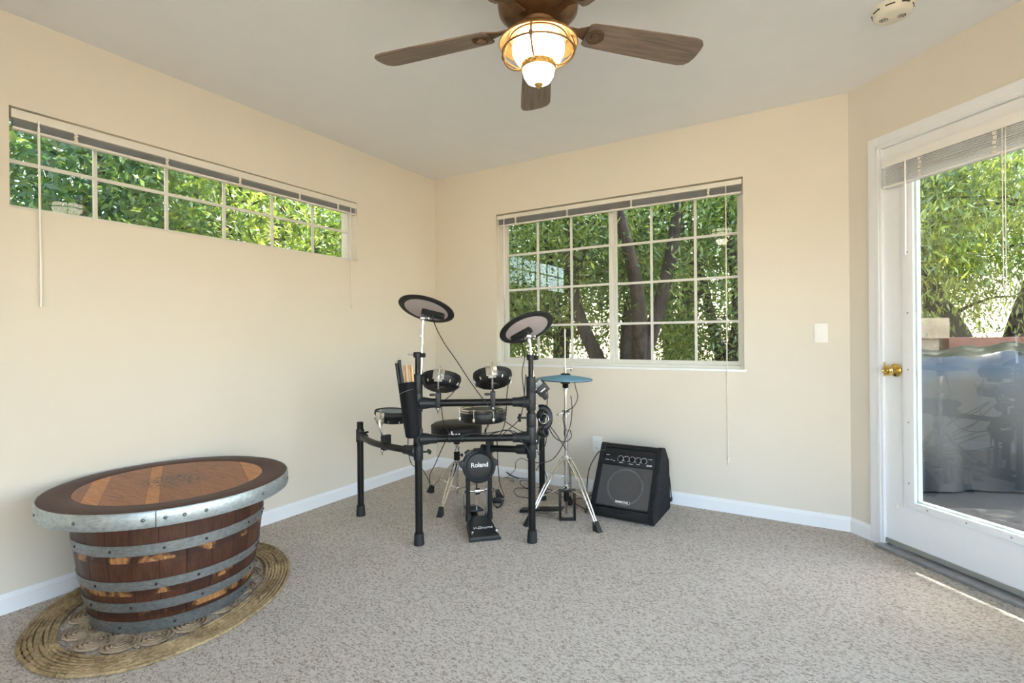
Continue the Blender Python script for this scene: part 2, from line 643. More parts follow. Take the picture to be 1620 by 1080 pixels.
# ------------------------------------------------------------------ windows
def window(name, fr, op, label, cols, rows, sashes, gy=0.09, fw=0.030):
    """op: opening; cols/rows: muntin centres; sashes: list of (s0, s1, depth offset)"""
    s0, s1, z0, z1 = op
    o = struct(thing(name, label, None, fr @ Vector(((s0 + s1) / 2, gy, z0))), label)
    b = MB(fr)
    for a in ((s0, z0, s1, z0 + fw), (s0, z1 - fw, s1, z1), (s0, z0 + fw, s0 + fw, z1 - fw), (s1 - fw, z0 + fw, s1, z1 - fw)):
        b.box((a[0], gy - .035, a[1]), (a[2], gy + .06, a[3]))
    b.build('frame', 'vinyl', o, smooth=0)
    for (a, c, off, w) in sashes:
        y = gy + off
        sb = MB(fr)
        lo, hi = z0 + fw, z1 - fw
        for q in ((a, lo, c, lo + w), (a, hi - w, c, hi), (a, lo + w, a + w, hi - w), (c - w, lo + w, c, hi - w)):
            sb.box((q[0], y - .012, q[1]), (q[2], y + .016, q[3]), 0.0)
        sash = sb.build('sash', 'vinyl', o, smooth=0)
        cs = [v for v in cols if a < v < c]
        xs = [a + w] + cs + [c - w]
        zs = [lo + w] + list(rows) + [hi - w]
        hw = 0.008
        for v in cs:
            MB(fr).box((v - hw, y - .006, lo + w), (v + hw, y + .004, hi - w)).build('muntin', 'vinyl', sash, smooth=0)
        for v in rows:
            MB(fr).box((a + w, y - .0055, v - hw), (c - w, y + .0035, v + hw)).build('muntin', 'vinyl', sash, smooth=0)
        for p, q in zip(xs, xs[1:]):
            for r0, r1 in zip(zs, zs[1:]):
                MB(fr).box((p, y + .006, r0), (q, y + .010, r1)).build('pane', 'glass', sash, smooth=0)
    return o


w1 = window('window_1', FL, WL, 'high strip window with white grid panes on the long cream wall',
            [-2.368, -2.061, -1.76, -1.461, -1.165], [1.858], [(-2.683, -0.863, 0.0, 0.014)], fw=0.012)
w2 = window('window_2', FB, WB, 'wide two-part sliding window with white grid panes above the drum kit',
            [0.951, 1.234, 1.821, 2.113], [1.746, 1.470, 1.186],
            [(0.650, 1.560, -0.004, 0.030), (1.545, 2.398, 0.034, 0.026)], fw=0.022)
MB(FB).box((WB[0], -.004, WB[2] - .012), (WB[1] + .012, .055, WB[2] + .004), 0.003).build('sill', 'white', w2)
window('fill_window_4', FQ, WQ, 'unseen window added behind the viewer for fill daylight', [1.0], [], [(0.11, 1.87, 0.0, 0.05)])
window('fill_window_3', FR, WR, 'tall unseen glazing added on the right for fill daylight', [2.65], [], [(1.33, 3.97, 0.0, 0.05)])


def blind(name, fr, s0, s1, y0, z1, label, rail_h, stack_h, wand, cords, clips, n, slat_mat, wand_len, cord_len, wy=0.012, lip=.0007):
    """raised mini blind; y0 = its room-side face"""
    o = thing(name, label, 'blind', fr @ Vector(((s0 + s1) / 2, y0, z1 - rail_h - stack_h)))
    b = MB(fr)
    b.box((s0, y0, z1 - rail_h), (s1, y0 + .028, z1), 0.002)
    b.build('headrail', 'white_plastic' if 'door' in label else 'blind', o)
    b = MB(fr)
    zt, zb = z1 - rail_h - .002, z1 - rail_h - stack_h
    for i in range(n):
        z = zb + .014 + (zt - zb - .014) * (i + .5) / n
        j = random.uniform(-.0015, .0015)
        k = random.uniform(0, .0012)
        vs = [(s0 + .006, y0 + .002 + j, z - .0012), (s1 - .006, y0 + .002 + j, z - .0012 - k), (s1 - .006, y0 + .0145 + j, z + .0012), (s0 + .006, y0 + .0145 + j, z + .0012),
              (s0 + .006, y0 + .027 + j, z - .0012), (s1 - .006, y0 + .027 + j, z - .0012 - k)]
        b.add(vs + [(x, y, q - lip) for x, y, q in vs], [(0, 1, 2, 3), (3, 2, 5, 4), (9, 8, 7, 6), (10, 11, 8, 9), (0, 6, 7, 1), (4, 5, 11, 10)])
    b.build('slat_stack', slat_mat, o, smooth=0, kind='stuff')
    MB(fr).box((s0 + .004, y0 + .001, zb), (s1 - .004, y0 + .027, zb + .011), 0.002).build('bottom_rail', 'blind' if 'door' not in label else 'white_plastic', o)
    for c in clips:
        q = MB(fr)
        for k in range(5):
            zz = zb + .008 + (zt - zb - .006) * k / 5
            q.box((c - .008 + .003 * (k % 2), y0 - .0035, zz), (c + .008 - .002 * (k % 3), y0 - .0005, zz + (zt - zb) / 7))
        q.build('ladder_tape', 'cord', o, smooth=0)
    if wand is not None:
        b = MB(fr)
        b.cyl((wand, y0 - wy, z1 - rail_h + .006), (wand, y0 - wy, z1 - rail_h - .02), .0028, seg=8)
        b.cyl((wand, y0 - wy, z1 - rail_h - .02), (wand + .002, y0 - wy - .006, z1 - rail_h - wand_len), .0045, .004, 6)
        b.box((wand - .003, y0 - wy - .001, z1 - rail_h - .002), (wand + .003, y0 + .002, z1 - rail_h + .006))
        b.build('wand', 'white_plastic', o)
    if cords is not None:
        b = MB(fr)
        z0c = z1 - rail_h - cord_len
        for dx in ((-.0025, .0025) if 'door' not in label else (-.007, .007)):
            b.tube(spline([(cords + dx, y0 - .006, z1 - rail_h + .004), (cords + dx * .8, y0 - .010, (z1 + z0c) / 2 + .2), (cords + dx * .7 + .001, y0 - .010, z0c + .05), (cords + dx + .002, y0 - .010, z0c)], 5), .0016, 5)
        b.sphere((cords + .004, y0 - .010, z0c), .007, 8, (1, 1, 1.5))
        if 'door' in label:
            b.torus(.03, .0016, 16, 5, fr and Matrix.Translation((cords + .024, y0 - .010, z0c)) @ Matrix.Rotation(PI / 2, 4, 'X'), PI, 2 * PI)
        b.build('cord', 'cord', o)
        if 'wide' in label:
            for k in range(5):
                MB(fr).sphere((cords, y0 - .010, z0c + .06 + .085 * k), .0045, 8).build('cord_bead', 'cord', o)
    return o


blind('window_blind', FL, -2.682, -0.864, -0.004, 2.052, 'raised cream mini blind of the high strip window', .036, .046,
      -2.60, -0.925, [-2.47, -2.10, -1.72, -1.33, -1.03], 9, 'blind_shaded', .775, .70, .012)
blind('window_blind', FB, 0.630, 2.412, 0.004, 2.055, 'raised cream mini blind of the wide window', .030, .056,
      0.70, 2.322, [0.80, 1.24, 1.72, 2.22], 9, 'blind_shaded', .62, 1.69, .010)

# ------------------------------------------------------------------ door
d1 = struct(thing('door_1', 'white door with one tall glass pane', None, FD @ Vector((.65, .02, 0.02))), 'white patio door with one tall glass pane')
DS0, DS1, DZ1 = 0.203, 1.107, 2.052
GS0, GS1, GZ0, GZ1 = 0.362, 0.948, 0.272, 1.880
b = MB(FD)
for q in ((DS0, 0.022, GS0 - .03, DZ1), (GS1 + .03, 0.022, DS1, DZ1), (GS0 - .03, 0.022, GS1 + .03, GZ0 - .03), (GS0 - .03, GZ1 + .03, GS1 + .03, DZ1)):
    b.box((q[0], 0.004, q[1]), (q[2], 0.046, q[3]))
b.build('door_slab', 'white', d1, smooth=0)
b = MB(FD)
for q in ((GS0 - .056, GZ0 - .036, GS0, GZ1 + .036), (GS1, GZ0 - .036, GS1 + .056, GZ1 + .036), (GS0, GZ0 - .036, GS1, GZ0), (GS0, GZ1, GS1, GZ1 + .036)):
    b.box((q[0], -0.010, q[1]), (q[2], 0.010, q[3]), 0.004)
gm = b.build('glass_moulding', 'white', d1, smooth=30)
b = MB(FD)
for q in ((GS0, GZ0, GS0 + .008, GZ1), (GS1 - .008, GZ0, GS1, GZ1), (GS0, GZ0, GS1, GZ0 + .008), (GS0, GZ1 - .008, GS1, GZ1)):
    b.box((q[0], 0.006, q[1]), (q[2], 0.030, q[3]))
M['gasket'] = simple('pale_green_gasket', (0.55, 0.66, 0.63), 0.4)
b.build('gasket', 'gasket', gm, smooth=0)
screw = MB().sphere((0, 0, 0), .0045, 8, (1, .5, 1)).mesh('screw', 'aluminium')
for (s, z) in [(GS0 - .028, z) for z in (.36, .66, 0.92, 1.2, 1.5)] + [(GS0 + .06 + .17 * i, GZ0 - .018) for i in range(4)]:
    inst('screw', screw, FD @ Matrix.Translation((s, -.010, z)), gm)
MB(FD).box((GS0 + .002, 0.016, GZ0 + .002), (GS1 - .002, 0.022, GZ1 - .002)).build('pane', 'glass_door', d1, smooth=0)
MB(FD).box((DS0 + .002, -.004, .024), (DS1 - .002, .004, .046)).build('door_sweep', 'sweep', d1, smooth=0)
# knob
b = MB(FD)
kn = Matrix.Translation((.262, .004, .913)) @ Matrix.Rotation(PI / 2, 4, 'X')
b.lathe([(0, 0), (.033, 0), (.034, .004), (.030, .010), (.016, .014), (.012, .022), (.012, .034), (.021, .040), (.027, .050), (.027, .058), (.021, .066), (.015, .067), (.012, .064), (.007, .063), (.006, .067), (0, .068)], 28, kn)
b.build('door_knob', 'brass', d1, 'polished brass door knob')
MB(FD).box((.186, -.006, .878), (.205, .006, .952), .003).build('strike_plate', 'brass', d1)
b = MB(FD)
b.sphere((.262, .002, .22), .012, 10, (.8, .3, 1.1))
b.build('door_bumper', 'white_plastic', d1)

t1 = struct(thing('trim_1', 'white door casing', None, FD @ Vector((.65, 0, 0))), 'white moulded casing around the patio door')
for (a, c, z0, z1, nm) in ((.128, .190, 0, 2.120, 'side_casing'), (1.120, 1.182, 0, 2.120, 'side_casing'), (.190, 1.120, 2.060, 2.120, 'head_casing')):
    q = MB(FD)
    q.box((a, -.013, z0), (c, 0, z1), .003)
    if nm == 'side_casing':
        e = (c - .016, c) if a < .5 else (a, a + .016)
        q.box((e[0], -.018, z0), (e[1], -.012, z1 - .044), .002)
    else:
        q.box((a - .016, -.018, z0), (c + .016, -.012, z0 + .016), .002)
    q.build(nm, 'white', t1, smooth=30)
b = MB(FD)
b.box((.190, -.013, 0), (.202, .10, 2.056)).box((1.108, -.013, 0), (1.120, .10, 2.056)).box((.190, -.013, 2.054), (1.120, .10, 2.062))
b.build('door_jamb', 'white', t1, smooth=0)
struct(MB(FD).box((.19, -.062, 0), (1.12, .10, .016), .004).build('trim_2', 'aluminium', smooth=30), 'grey metal threshold under the patio door')

blind('door_blind', FD, .232, 1.075, -.042, 1.985, 'raised white mini blind hung on the patio door', .045, .105, .362, .772, [.425, .735], 13, 'door_slat', .46, .66, .010, .0030)

# ------------------------------------------------------------------ fixtures on walls and ceiling
o = thing('light_switch', 'white rocker light switch on the cream wall beside the door', 'light switch', FB @ Vector((2.823, 0, 1.05)))
MB(FB).box((2.789, -.006, 1.05), (2.857, 0, 1.16), .003).build('wall_plate', 'white_plastic', o)
q = MB(FB)
q.add([(2.806, -.006, 1.072), (2.840, -.006, 1.072), (2.840, -.006, 1.138), (2.806, -.006, 1.138), (2.806, -.007, 1.072), (2.840, -.007, 1.072), (2.840, -.0115, 1.138), (2.806, -.0115, 1.138)],
      [(0, 3, 2, 1), (4, 5, 6, 7), (0, 1, 5, 4), (1, 2, 6, 5), (2, 3, 7, 6), (3, 0, 4, 7)])
q.build('rocker', 'white_plastic', o, smooth=0)
for z in (1.062, 1.148):
    MB(FB).cyl((2.823, -.006, z), (2.823, -.0075, z), .003, seg=10).build('screw', 'white_plastic', o)

o = thing('wall_outlet', 'white wall outlet low on the cream wall behind the amplifier', 'outlet', FB @ Vector((1.462, 0, .275)))
MB(FB).box((1.427, -.006, .275), (1.497, 0, .39), .003).build('wall_plate', 'white_plastic', o)
for z in (.308, .352):
    rec = MB(FB).cyl((1.462, -.005, z), (1.462, -.009, z), .016, seg=16).build('receptacle', 'white_plastic', o)
    MB(FB).box((1.455, -.0096, z - .004), (1.457, -.0085, z + .006)).box((1.467, -.0096, z - .004), (1.469, -.0085, z + .006)).build('slot', 'dark_slot', rec)

SM = Matrix.Translation((3.088, -.795, H)) @ Matrix.Rotation(PI, 4, 'X')
o = thing('smoke_detector', 'round ivory smoke detector on the ceiling', 'smoke detector', (3.088, -.795, H - .045))
b = MB(SM)
b.lathe([(0, 0), (.074, 0), (.074, .008), (.070, .014), (.066, .030), (.058, .040), (.047, .043), (0, .044)], 40)
b.build('housing', 'ivory', o)
b = MB(SM)
for i in range(8):
    a = 2 * PI * i / 8 + .2
    b.box((-.016, .0655, .016), (.016, .0705, .020), 0, Matrix.Rotation(a, 4, 'Z'))
b.build('vent_slot', 'dark_slot', o, smooth=0, kind='stuff')
b = MB(SM)
for sx in (-1, 1):
    for i in range(6):
        for j in range(6):
            u, v = (i - 2.5) * .005, (j - 2.5) * .005
            if u * u + v * v < .015 ** 2:
                b.cyl((sx * .030 + u, v, .0425), (sx * .030 + u, v, .0446), .0014, seg=6)
b.build('sounder_hole', 'dark_slot', o, smooth=0, kind='stuff')
b = MB(SM)
b.lathe([(0, .043), (.014, .043), (.013, .048), (0, .0485)], 20)
b.build('test_button', 'ivory', o)
# ------------------------------------------------------------------ ceiling fan
FX, FY = 1.972, -1.797
fan = thing('ceiling_fan', 'bronze ceiling fan with five walnut blades and caged lantern light', 'ceiling fan', (FX, FY, 1.99))
FM = Matrix.Translation((FX, FY, 0))
b = MB(FM)
b.lathe([(0, H - .001), (.075, H - .001), (.085, H - .02), (.08, H - .06), (.05, H - .075), (.05, 2.35), (.10, 2.345), (.135, 2.325), (.145, 2.29), (.140, 2.255), (.115, 2.232), (.085, 2.226), (.062, 2.215), (0, 2.215)], 40)
b.build('motor_housing', 'bronze', fan)
b = MB(FM)
b.lathe([(0, 2.216), (.062, 2.216), (.060, 2.205), (.050, 2.198), (.052, 2.190), (.060, 2.186), (.060, 2.178), (0, 2.178)], 32)
b.build('light_neck', 'bronze', fan)
b = MB(FM)
b.lathe([(.050, 2.186), (.075, 2.184), (.110, 2.170), (.136, 2.150), (.140, 2.146), (.141, 2.142), (.138, 2.141), (.134, 2.146), (.108, 2.164), (.074, 2.178), (.050, 2.180)], 48)
b.build('reflector_dish', 'dish', fan)
for k in range(5):
    ang = R(47.5 + 72 * k)
    BM = Matrix.Translation((FX, FY, 2.205)) @ Matrix.Rotation(ang, 4, 'Z') @ Matrix.Rotation(R(-11), 4, 'X')
    # local: x outward, +y is the counter-clockwise edge (lower)
    out = []
    for x, w in ((.185, .046), (.20, .054), (.26, .058), (.40, .064), (.55, .0695), (.615, .0705)):
        out.append((x, w))
    top = [(x, w) for x, w in out]
    tip = [(.64, .064), (.655, .048), (.661, .02)]
    poly = top + tip + [(x, -w) for x, w in reversed(tip)] + [(x, -w) for x, w in reversed(out)]
    bl = MB().prism(poly, -.003, .003).mesh('blade', 'blade', smooth=30)
    bo = inst('blade', bl, BM, fan)
    a = MB(BM)
    a.prism([(.10, .016), (.15, .014), (.19, .034), (.235, .040), (.262, .022), (.268, 0), (.262, -.022), (.235, -.040), (.19, -.034), (.15, -.014), (.10, -.016)], .003, .008)
    a.lathe([(0, -.010), (.018, -.010), (.020, -.006), (.020, -.003), (0, -.003)], 20, Matrix.Translation((.222, 0, 0)))
    a.lathe([(.028, -.006), (.031, -.0075), (.034, -.006), (.034, -.003), (.028, -.003)], 24, Matrix.Translation((.222, 0, 0)))
    a.build('blade_iron', 'bronze', fan)
M['lamp'] = emit('frosted_lamp_glass', (1.0, 0.88, 0.70), LAMP)
b = MB(FM)
b.lathe([(.0, 2.176), (.060, 2.176), (.074, 2.168), (.088, 2.150), (.094, 2.130), (.092, 2.108), (.082, 2.088), (.066, 2.074), (.055, 2.068), (0, 2.068)], 40)
b.build('glass_globe', 'lamp', fan, 'glowing white glass globe')
b = MB(FM)
b.lathe([(0, 2.052), (.054, 2.052), (.056, 2.044), (.053, 2.028), (.042, 2.010), (.024, 2.001), (0, 1.999)], 36)
b.build('glass_bowl', 'lamp', fan, 'glowing white glass bowl below the globe')
b = MB(FM)
b.lathe([(.054, 2.052), (.060, 2.050), (.061, 2.055), (.058, 2.058), (.058, 2.066), (.061, 2.069), (.060, 2.075), (.054, 2.074)], 40)
for i in range(18):
    a = 2 * PI * i / 18
    b.box((.0565, -.0045, 2.055), (.0625, .0045, 2.071), .001, Matrix.Rotation(a, 4, 'Z'))
b.build('gallery_ring', 'finial', fan)
b = MB(FM)
b.lathe([(0, 2.003), (.014, 2.002), (.016, 1.998), (.010, 1.990), (.003, 1.985), (0, 1.982)], 20)
b.build('finial', 'finial', fan)
b = MB(FM)
b.torus(.128, .0036, 56, 8, Matrix.Translation((0, 0, 2.112)))
b.build('cage_ring', 'bronze_wire', fan)
b = MB(FM)
b.torus(.101, .0030, 56, 8, Matrix.Translation((0, 0, 2.158)))
b.build('cage_ring', 'bronze_wire', fan)
for i in range(4):
    a = R(-52 - 21 + 90 * i)
    W = FM @ Matrix.Rotation(a, 4, 'Z')
    b = MB(W)
    b.tube(spline([(.112, 0, 2.168), (.124, 0, 2.140), (.128, 0, 2.112), (.120, 0, 2.086), (.098, 0, 2.066), (.075, 0, 2.060), (.060, 0, 2.062)], 5), .0036, 8)
    b.box((.122, -.006, 2.105), (.135, .006, 2.119), .002)
    b.build('cage_wire', 'bronze_wire', fan)
# ------------------------------------------------------------------ braided jute rug
RUX, RUY, RUA = 0.432, -2.285, R(-51.5)
RA, RB = 0.555, 0.452


def jute(name, dark, light):
    m = Mat(name).set(Roughness=0.9)
    m.b.inputs['Specular IOR Level'].default_value = 0.15
    v = m.coord()
    n1 = m.noise(v, 85, 3, 0.65, 0.5)
    n2 = m.noise(v, 9, 3)
    c = m.ramp(n1, [(0.3, dark), (0.7, light)])
    c = m.mix(0.45, c, m.ramp(n2, [(0.35, tuple(x * .72 for x in dark)), (0.65, light)]))
    m.color(c)
    return m.bump(n1, 0.6, 0.004).m


M['jute'] = jute('golden_jute', (0.13, 0.080, 0.035), (0.60, 0.45, 0.25))
M['jute_pale'] = jute('pale_jute', (0.13, 0.085, 0.050), (0.57, 0.44, 0.295))
rug = thing('braided_rug', 'oval braided jute rug with open spiral medallions under the barrel table', 'rug', (RUX, RUY, 0))


def rug_pt(a, k, z=0.0):
    """point of the rug outline shrunk by k metres; the wall side bunches up against the baseboard"""
    x, y = (RA - k) * math.cos(a), (RB - k) * math.sin(a)
    c, s = math.cos(RUA), math.sin(RUA)
    px, py = RUX + x * c - y * s, RUY + x * s + y * c
    lim = 0.022 + k * 0.55
    if px < lim:
        px = lim
    return (px, py, z)


rng = random.Random(5)
for row in range(8):
    k = 0.007 + row * 0.0136
    n = 300
    ph = rng.random() * 6
    lump = 74 - row * 2
    pts, rad = [], []
    for i in range(n):
        a = 2 * PI * i / n
        wob = 0.0022 * math.sin(5 * a + ph) + 0.0016 * math.sin(11 * a + 2 * ph)
        q = rug_pt(a, k + wob, 0.0075)
        pts.append(q)
        rad.append(0.0074 * (1 + .22 * math.sin(lump * a + ph)))
    MB().tube(pts, rad, 8, closed=True, flat=0.9).build('braid_row', 'jute', rug)


def medallion(cxm, cym, r, parent, turn):
    """spiral coil of braid"""
    n = int(46 * r / 0.012 / 2.2)
    pts, rad = [], []
    turns = r / 0.0142
    for i in range(n):
        t = i / (n - 1)
        a = turn + 2 * PI * turns * t
        rr = r * t
        pts.append((cxm + rr * math.cos(a), cym + rr * math.sin(a), .0068))
        rad.append(.0060 * (1 + .24 * math.sin(a * 11)))
    return MB().tube(pts, rad, 6, flat=0.9).build('medallion', 'jute_pale', parent)


NM = 16
for i in range(NM):
    a = 2 * PI * i / NM
    q = rug_pt(a, 0.009 + 8 * .0136 + .066)
    if q[0] < .10:
        q = (max(q[0], .155), q[1], 0)
    medallion(q[0], q[1], .0655, rug, a * 3)
for i in range(12):
    a = 2 * PI * (i + .5) / 12
    q = rug_pt(a, 0.009 + 8 * .0136 + .195)
    medallion(q[0], q[1], .058, rug, a * 2)
for i in range(9):
    k = .009 + 8 * .0136 + .265 + i * .0128
    if RB - k < .01:
        break
    MB().tube([rug_pt(2 * PI * j / 90, k, .0066) for j in range(90)], .0066, 6, closed=True, flat=.9).build('centre_coil', 'jute_pale', rug)

# ------------------------------------------------------------------ wine barrel table
BX, BY = 0.475, -2.300
bar = thing('barrel_table', 'half wine barrel coffee table with galvanised hoops and round wooden top', 'table', (BX, BY, 0.0145))
BZ0 = 0.0150


def br(z):
    t = (z - BZ0) / (.448 - BZ0)
    return 0.282 + 0.062 * t + 0.010 * math.sin(PI * t)


def stave_mat():
    m = wood('barrel_stave', (0.020, 0.007, 0.004), (0.088, 0.029, 0.013), (0, 0, 1), 3.0, 0.48, 0.5, 16, 0.3)
    c = m.last
    # bare oak shows in worn bands just under the hoops
    tc = m.node('ShaderNodeTexCoord')
    sp = m.node('ShaderNodeSeparateXYZ')
    geo = m.node('ShaderNodeNewGeometry')
    sw = m.node('ShaderNodeSeparateXYZ')
    m.l.new(geo.outputs['Position'], sw.inputs[0])
    z = sw.outputs[2]
    big = m.noise(geo.outputs['Position'], 7.0, 4, .6)
    fac = None
    for lo, hi in ((.290, .315), (.163, .183), (.075, .098)):
        a = m.math('MULTIPLY', m.math('GREATER_THAN', z, lo), m.math('LESS_THAN', z, hi))
        fac = a if fac is None else m.math('ADD', fac, a)
    gate = m.ramp(big, [(0.50, (0, 0, 0)), (0.56, (1, 1, 1))])
    fac2 = m.math('MULTIPLY', fac, gate)
    grain = m.noise(m.coord((60, 60, 8)), 1.5, 4)
    bare = m.ramp(grain, [(0.3, (0.26, 0.105, 0.035)), (0.7, (0.56, 0.28, 0.10))])
    c = m.mix(m.math('MULTIPLY', fac2, .85), c, bare)
    dark = m.math('MULTIPLY', fac, m.math('SUBTRACT', 1.0, gate))
    c = m.mix(m.math('MULTIPLY', dark, .6), c, (0.020, 0.008, 0.006))
    scuff = m.ramp(m.noise(geo.outputs['Position'], 26.0, 5, .7), [(0.68, (0, 0, 0)), (0.76, (.5, .5, .5))])
    c = m.mix(scuff, c, (0.36, 0.17, 0.08))
    m.color(c)
    return m.m


M['stave'] = stave_mat()
NS = 24
mb = MB()
zs = [BZ0, .05, .12, .2, .28, .36, .43, .450]
ha = PI / NS * 0.985
vs = []
for z in zs:
    for a in (-ha, -ha * .5, 0, ha * .5, ha):
        edge = .0012 if abs(a) == ha else 0
        vs.append(((br(z) - edge) * math.cos(a), (br(z) - edge) * math.sin(a), z))
    for a in (ha, 0, -ha):
        vs.append(((br(z) - .026) * math.cos(a), (br(z) - .026) * math.sin(a), z))
fs = []
for i in range(len(zs) - 1):
    for j in range(8):
        fs.append((i * 8 + j, i * 8 + (j + 1) % 8, (i + 1) * 8 + (j + 1) % 8, (i + 1) * 8 + j))
fs += [tuple(range(7, -1, -1)), tuple((len(zs) - 1) * 8 + j for j in range(8))]
stave = MB().add(vs, fs).mesh('stave', 'stave', smooth=30)
for i in range(NS):
    inst('stave', stave, Matrix.Translation((BX, BY, 0)) @ Matrix.Rotation(2 * PI * i / NS + .06, 4, 'Z'), bar)


def galv(name, base, dark):
    m = Mat(name).set(Roughness=0.42, Metallic=0.75)
    v = m.coord((1, 1, 2.2))
    n1 = m.noise(v, 55, 4, 0.65)
    n2 = m.noise(v, 9, 4, 0.6)
    c = m.ramp(n1, [(0.35, dark), (0.65, base)])
    c = m.mix(0.5, c, m.ramp(n2, [(0.4, tuple(x * .8 for x in base)), (0.6, tuple(min(1, x * 1.1) for x in base))]))
    m.color(c)
    rr = m.ramp(n1, [(0.3, (.55, .55, .55)), (0.7, (.33, .33, .33))])
    m.l.new(rr, m.b.inputs['Roughness'])
    return m.bump(n1, .15, .001).m


M['hoop'] = galv('galvanised_hoop', (0.31, 0.335, 0.34), (0.12, 0.13, 0.135))
M['band'] = galv('galvanised_band', (0.50, 0.56, 0.58), (0.24, 0.275, 0.29))
M['rivet_dark'] = simple('dark_rivet', (0.05, 0.048, 0.045), 0.4, 0.8)
M['rivet'] = simple('steel_rivet', (0.13, 0.14, 0.14), 0.4, 0.8)
BMX = Matrix.Translation((BX, BY, 0))
riv = MB().sphere((0, 0, 0), .0052, 10, (.7, 1, 1)).mesh('rivet', 'rivet_dark')
hoops = [(.317, .357, (-150, -92, -61, -31, -8, 24, 46, 53)), (.185, .220, (-172, -127, -75, -36, -12, 40, 44, 48)), (.100, .137, (-138, -84, -52, -9, 35, 70)), (.015, .061, (-110, -62, -26, 28, 34, 60))]
for z0, z1, rv in hoops:
    r0, r1 = br(z0) + .0006, br(z1) + .0006
    hb = MB(BMX)
    hb.lathe([(r0, z0), (r0 + .0022, z0), (r1 + .0022, z1), (r1, z1), (r0, z0)], 72)
    ho = hb.build('hoop', 'hoop', bar)
    for a in rv:
        zz = (z0 + z1) / 2
        inst('rivet', riv, BMX @ Matrix.Rotation(R(a), 4, 'Z') @ Matrix.Translation(((r0 + r1) / 2 + .0028, 0, zz)), ho)
# top: dark outer ring, inlaid planks, galvanised band
M['ring_wood'] = wood('mahogany_ring', (0.036, 0.013, 0.012), (0.074, 0.029, 0.026), (1, 0.2, 0), 2.5, 0.6, 0.4, 16, 0.0).m
tb = MB(BMX)
tb.lathe([(.336, .4500), (.436, .4500), (.436, .5020), (.434, .5030), (.337, .5030), (.336, .5022), (.336, .4500)], 96)
tb.build('table_rim', 'ring_wood', bar)
PD = Vector((-.900, .434, 0)).normalized()
PA = Vector((PD.y * -1, PD.x, 0)) * -1        # across the planks
PA = Vector((.434, .900, 0)).normalized()


def top_wood(name, dark, light):
    m = wood(name, dark, light, (PD.x, PD.y, 0), 2.4, 0.45, 1.6, 9, 0.08)
    c = m.last
    geo = m.node('ShaderNodeNewGeometry')
    # scorched cooperage brand across the middle
    mp = m.node('ShaderNodeMapping')
    mp.inputs['Location'].default_value = (-BX - .0, -BY + .0, 0)
    m.l.new(geo.outputs['Position'], mp.inputs['Vector'])
    rot = m.node('ShaderNodeMapping')
    rot.inputs['Rotation'].default_value = (0, 0, R(-20))
    rot.inputs['Scale'].default_value = (1, 1, 1)
    m.l.new(mp.outputs[0], rot.inputs['Vector'])
    sx = m.node('ShaderNodeSeparateXYZ')
    m.l.new(mp.outputs[0], sx.inputs[0])
    d = m.math('SQRT', m.math('ADD', m.math('POWER', m.math('DIVIDE', m.math('ADD', sx.outputs[0], .0), .15), 2.0), m.math('POWER', m.math('DIVIDE', m.math('SUBTRACT', sx.outputs[1], .0), .14), 2.0)))
    area = m.ramp(d, [(0.55, (1, 1, 1)), (1.0, (0, 0, 0))])
    nz = m.ramp(m.noise(geo.outputs['Position'], 60, 4, .7), [(0.47, (0, 0, 0)), (0.54, (1, 1, 1))])
    c = m.mix(m.math('MULTIPLY', m.math('MULTIPLY', area, nz), .85), c, (0.018, 0.011, 0.009))
    ageing = m.ramp(m.noise(geo.outputs['Position'], 6, 4, .6), [(0.62, (0, 0, 0)), (0.75, (.6, .6, .6))])
    c = m.mix(ageing, c, (0.12, 0.045, 0.02))
    return m.color(c).m


M['plank_mid'] = top_wood('oak_plank', (0.13, 0.036, 0.010), (0.38, 0.128, 0.036))
M['plank_light'] = top_wood('pale_oak_plank', (0.30, 0.098, 0.022), (0.60, 0.255, 0.070))
M['plank_dark'] = top_wood('brown_oak_plank', (0.13, 0.036, 0.011), (0.31, 0.10, 0.03))
RI = .3345
bounds = [-.334, -.290, -.232, -.090, -.048, .088, .262, .334]
mats = ['plank_dark', 'plank_light', 'plank_mid', 'plank_light', 'plank_mid', 'plank_mid', 'plank_light']
for (a, c), mm in zip(zip(bounds, bounds[1:]), mats):
    a, c = a + .0004, c - .0004
    pl = []
    for i in range(13):
        t = a + (c - a) * i / 12
        pl.append((t, math.sqrt(max(RI * RI - t * t, 0))))
    full = pl + [(t, -h) for t, h in reversed(pl)]
    # local x = across, y = along
    Q = axes((BX, BY, 0), PA, Vector((-PA.y, PA.x, 0)), (0, 0, 1))
    MB(Q).prism(full, .470, .5026).build('plank', mm, bar, smooth=30)
tb = MB(BMX)
tb.lathe([(.4362, .4470), (.4400, .4470), (.4420, .452), (.4425, .475), (.4415, .500), (.4385, .5045), (.4362, .5045), (.4362, .4470)], 120)
seam = MB(BMX)
bd = tb.build('metal_band', 'band', bar)
riv2 = MB().sphere((0, 0, 0), .0064, 12, (.6, 1, 1)).mesh('rivet', 'rivet')
for a in (-150, -97, -66, -37.5, -29, -21.7, -12.9, 16.6, 47, 80, 110, 150, 185):
    inst('rivet', riv2, BMX @ Matrix.Rotation(R(a), 4, 'Z') @ Matrix.Translation((.4428, 0, .476)), bd)
seam.box((.4415, -.0012, .448), (.4434, .0012, .5042), 0, Matrix.Rotation(R(-32.6), 4, 'Z'))
seam.build('band_seam', 'rivet_dark', bd)
ud = MB(BMX)
ud.lathe([(0, .4488), (.40, .4488), (.435, .4488), (.435, .4520), (0, .4520)], 60)
ud.build('underside_board', 'ring_wood', bar)

# ------------------------------------------------------------------ amplifier
amp = thing('drum_amplifier', 'black wedge-shaped drum amplifier on the carpet against the wall', 'amplifier', (1.80, -.295, 0))
AX0, AX1 = 1.611, 1.996


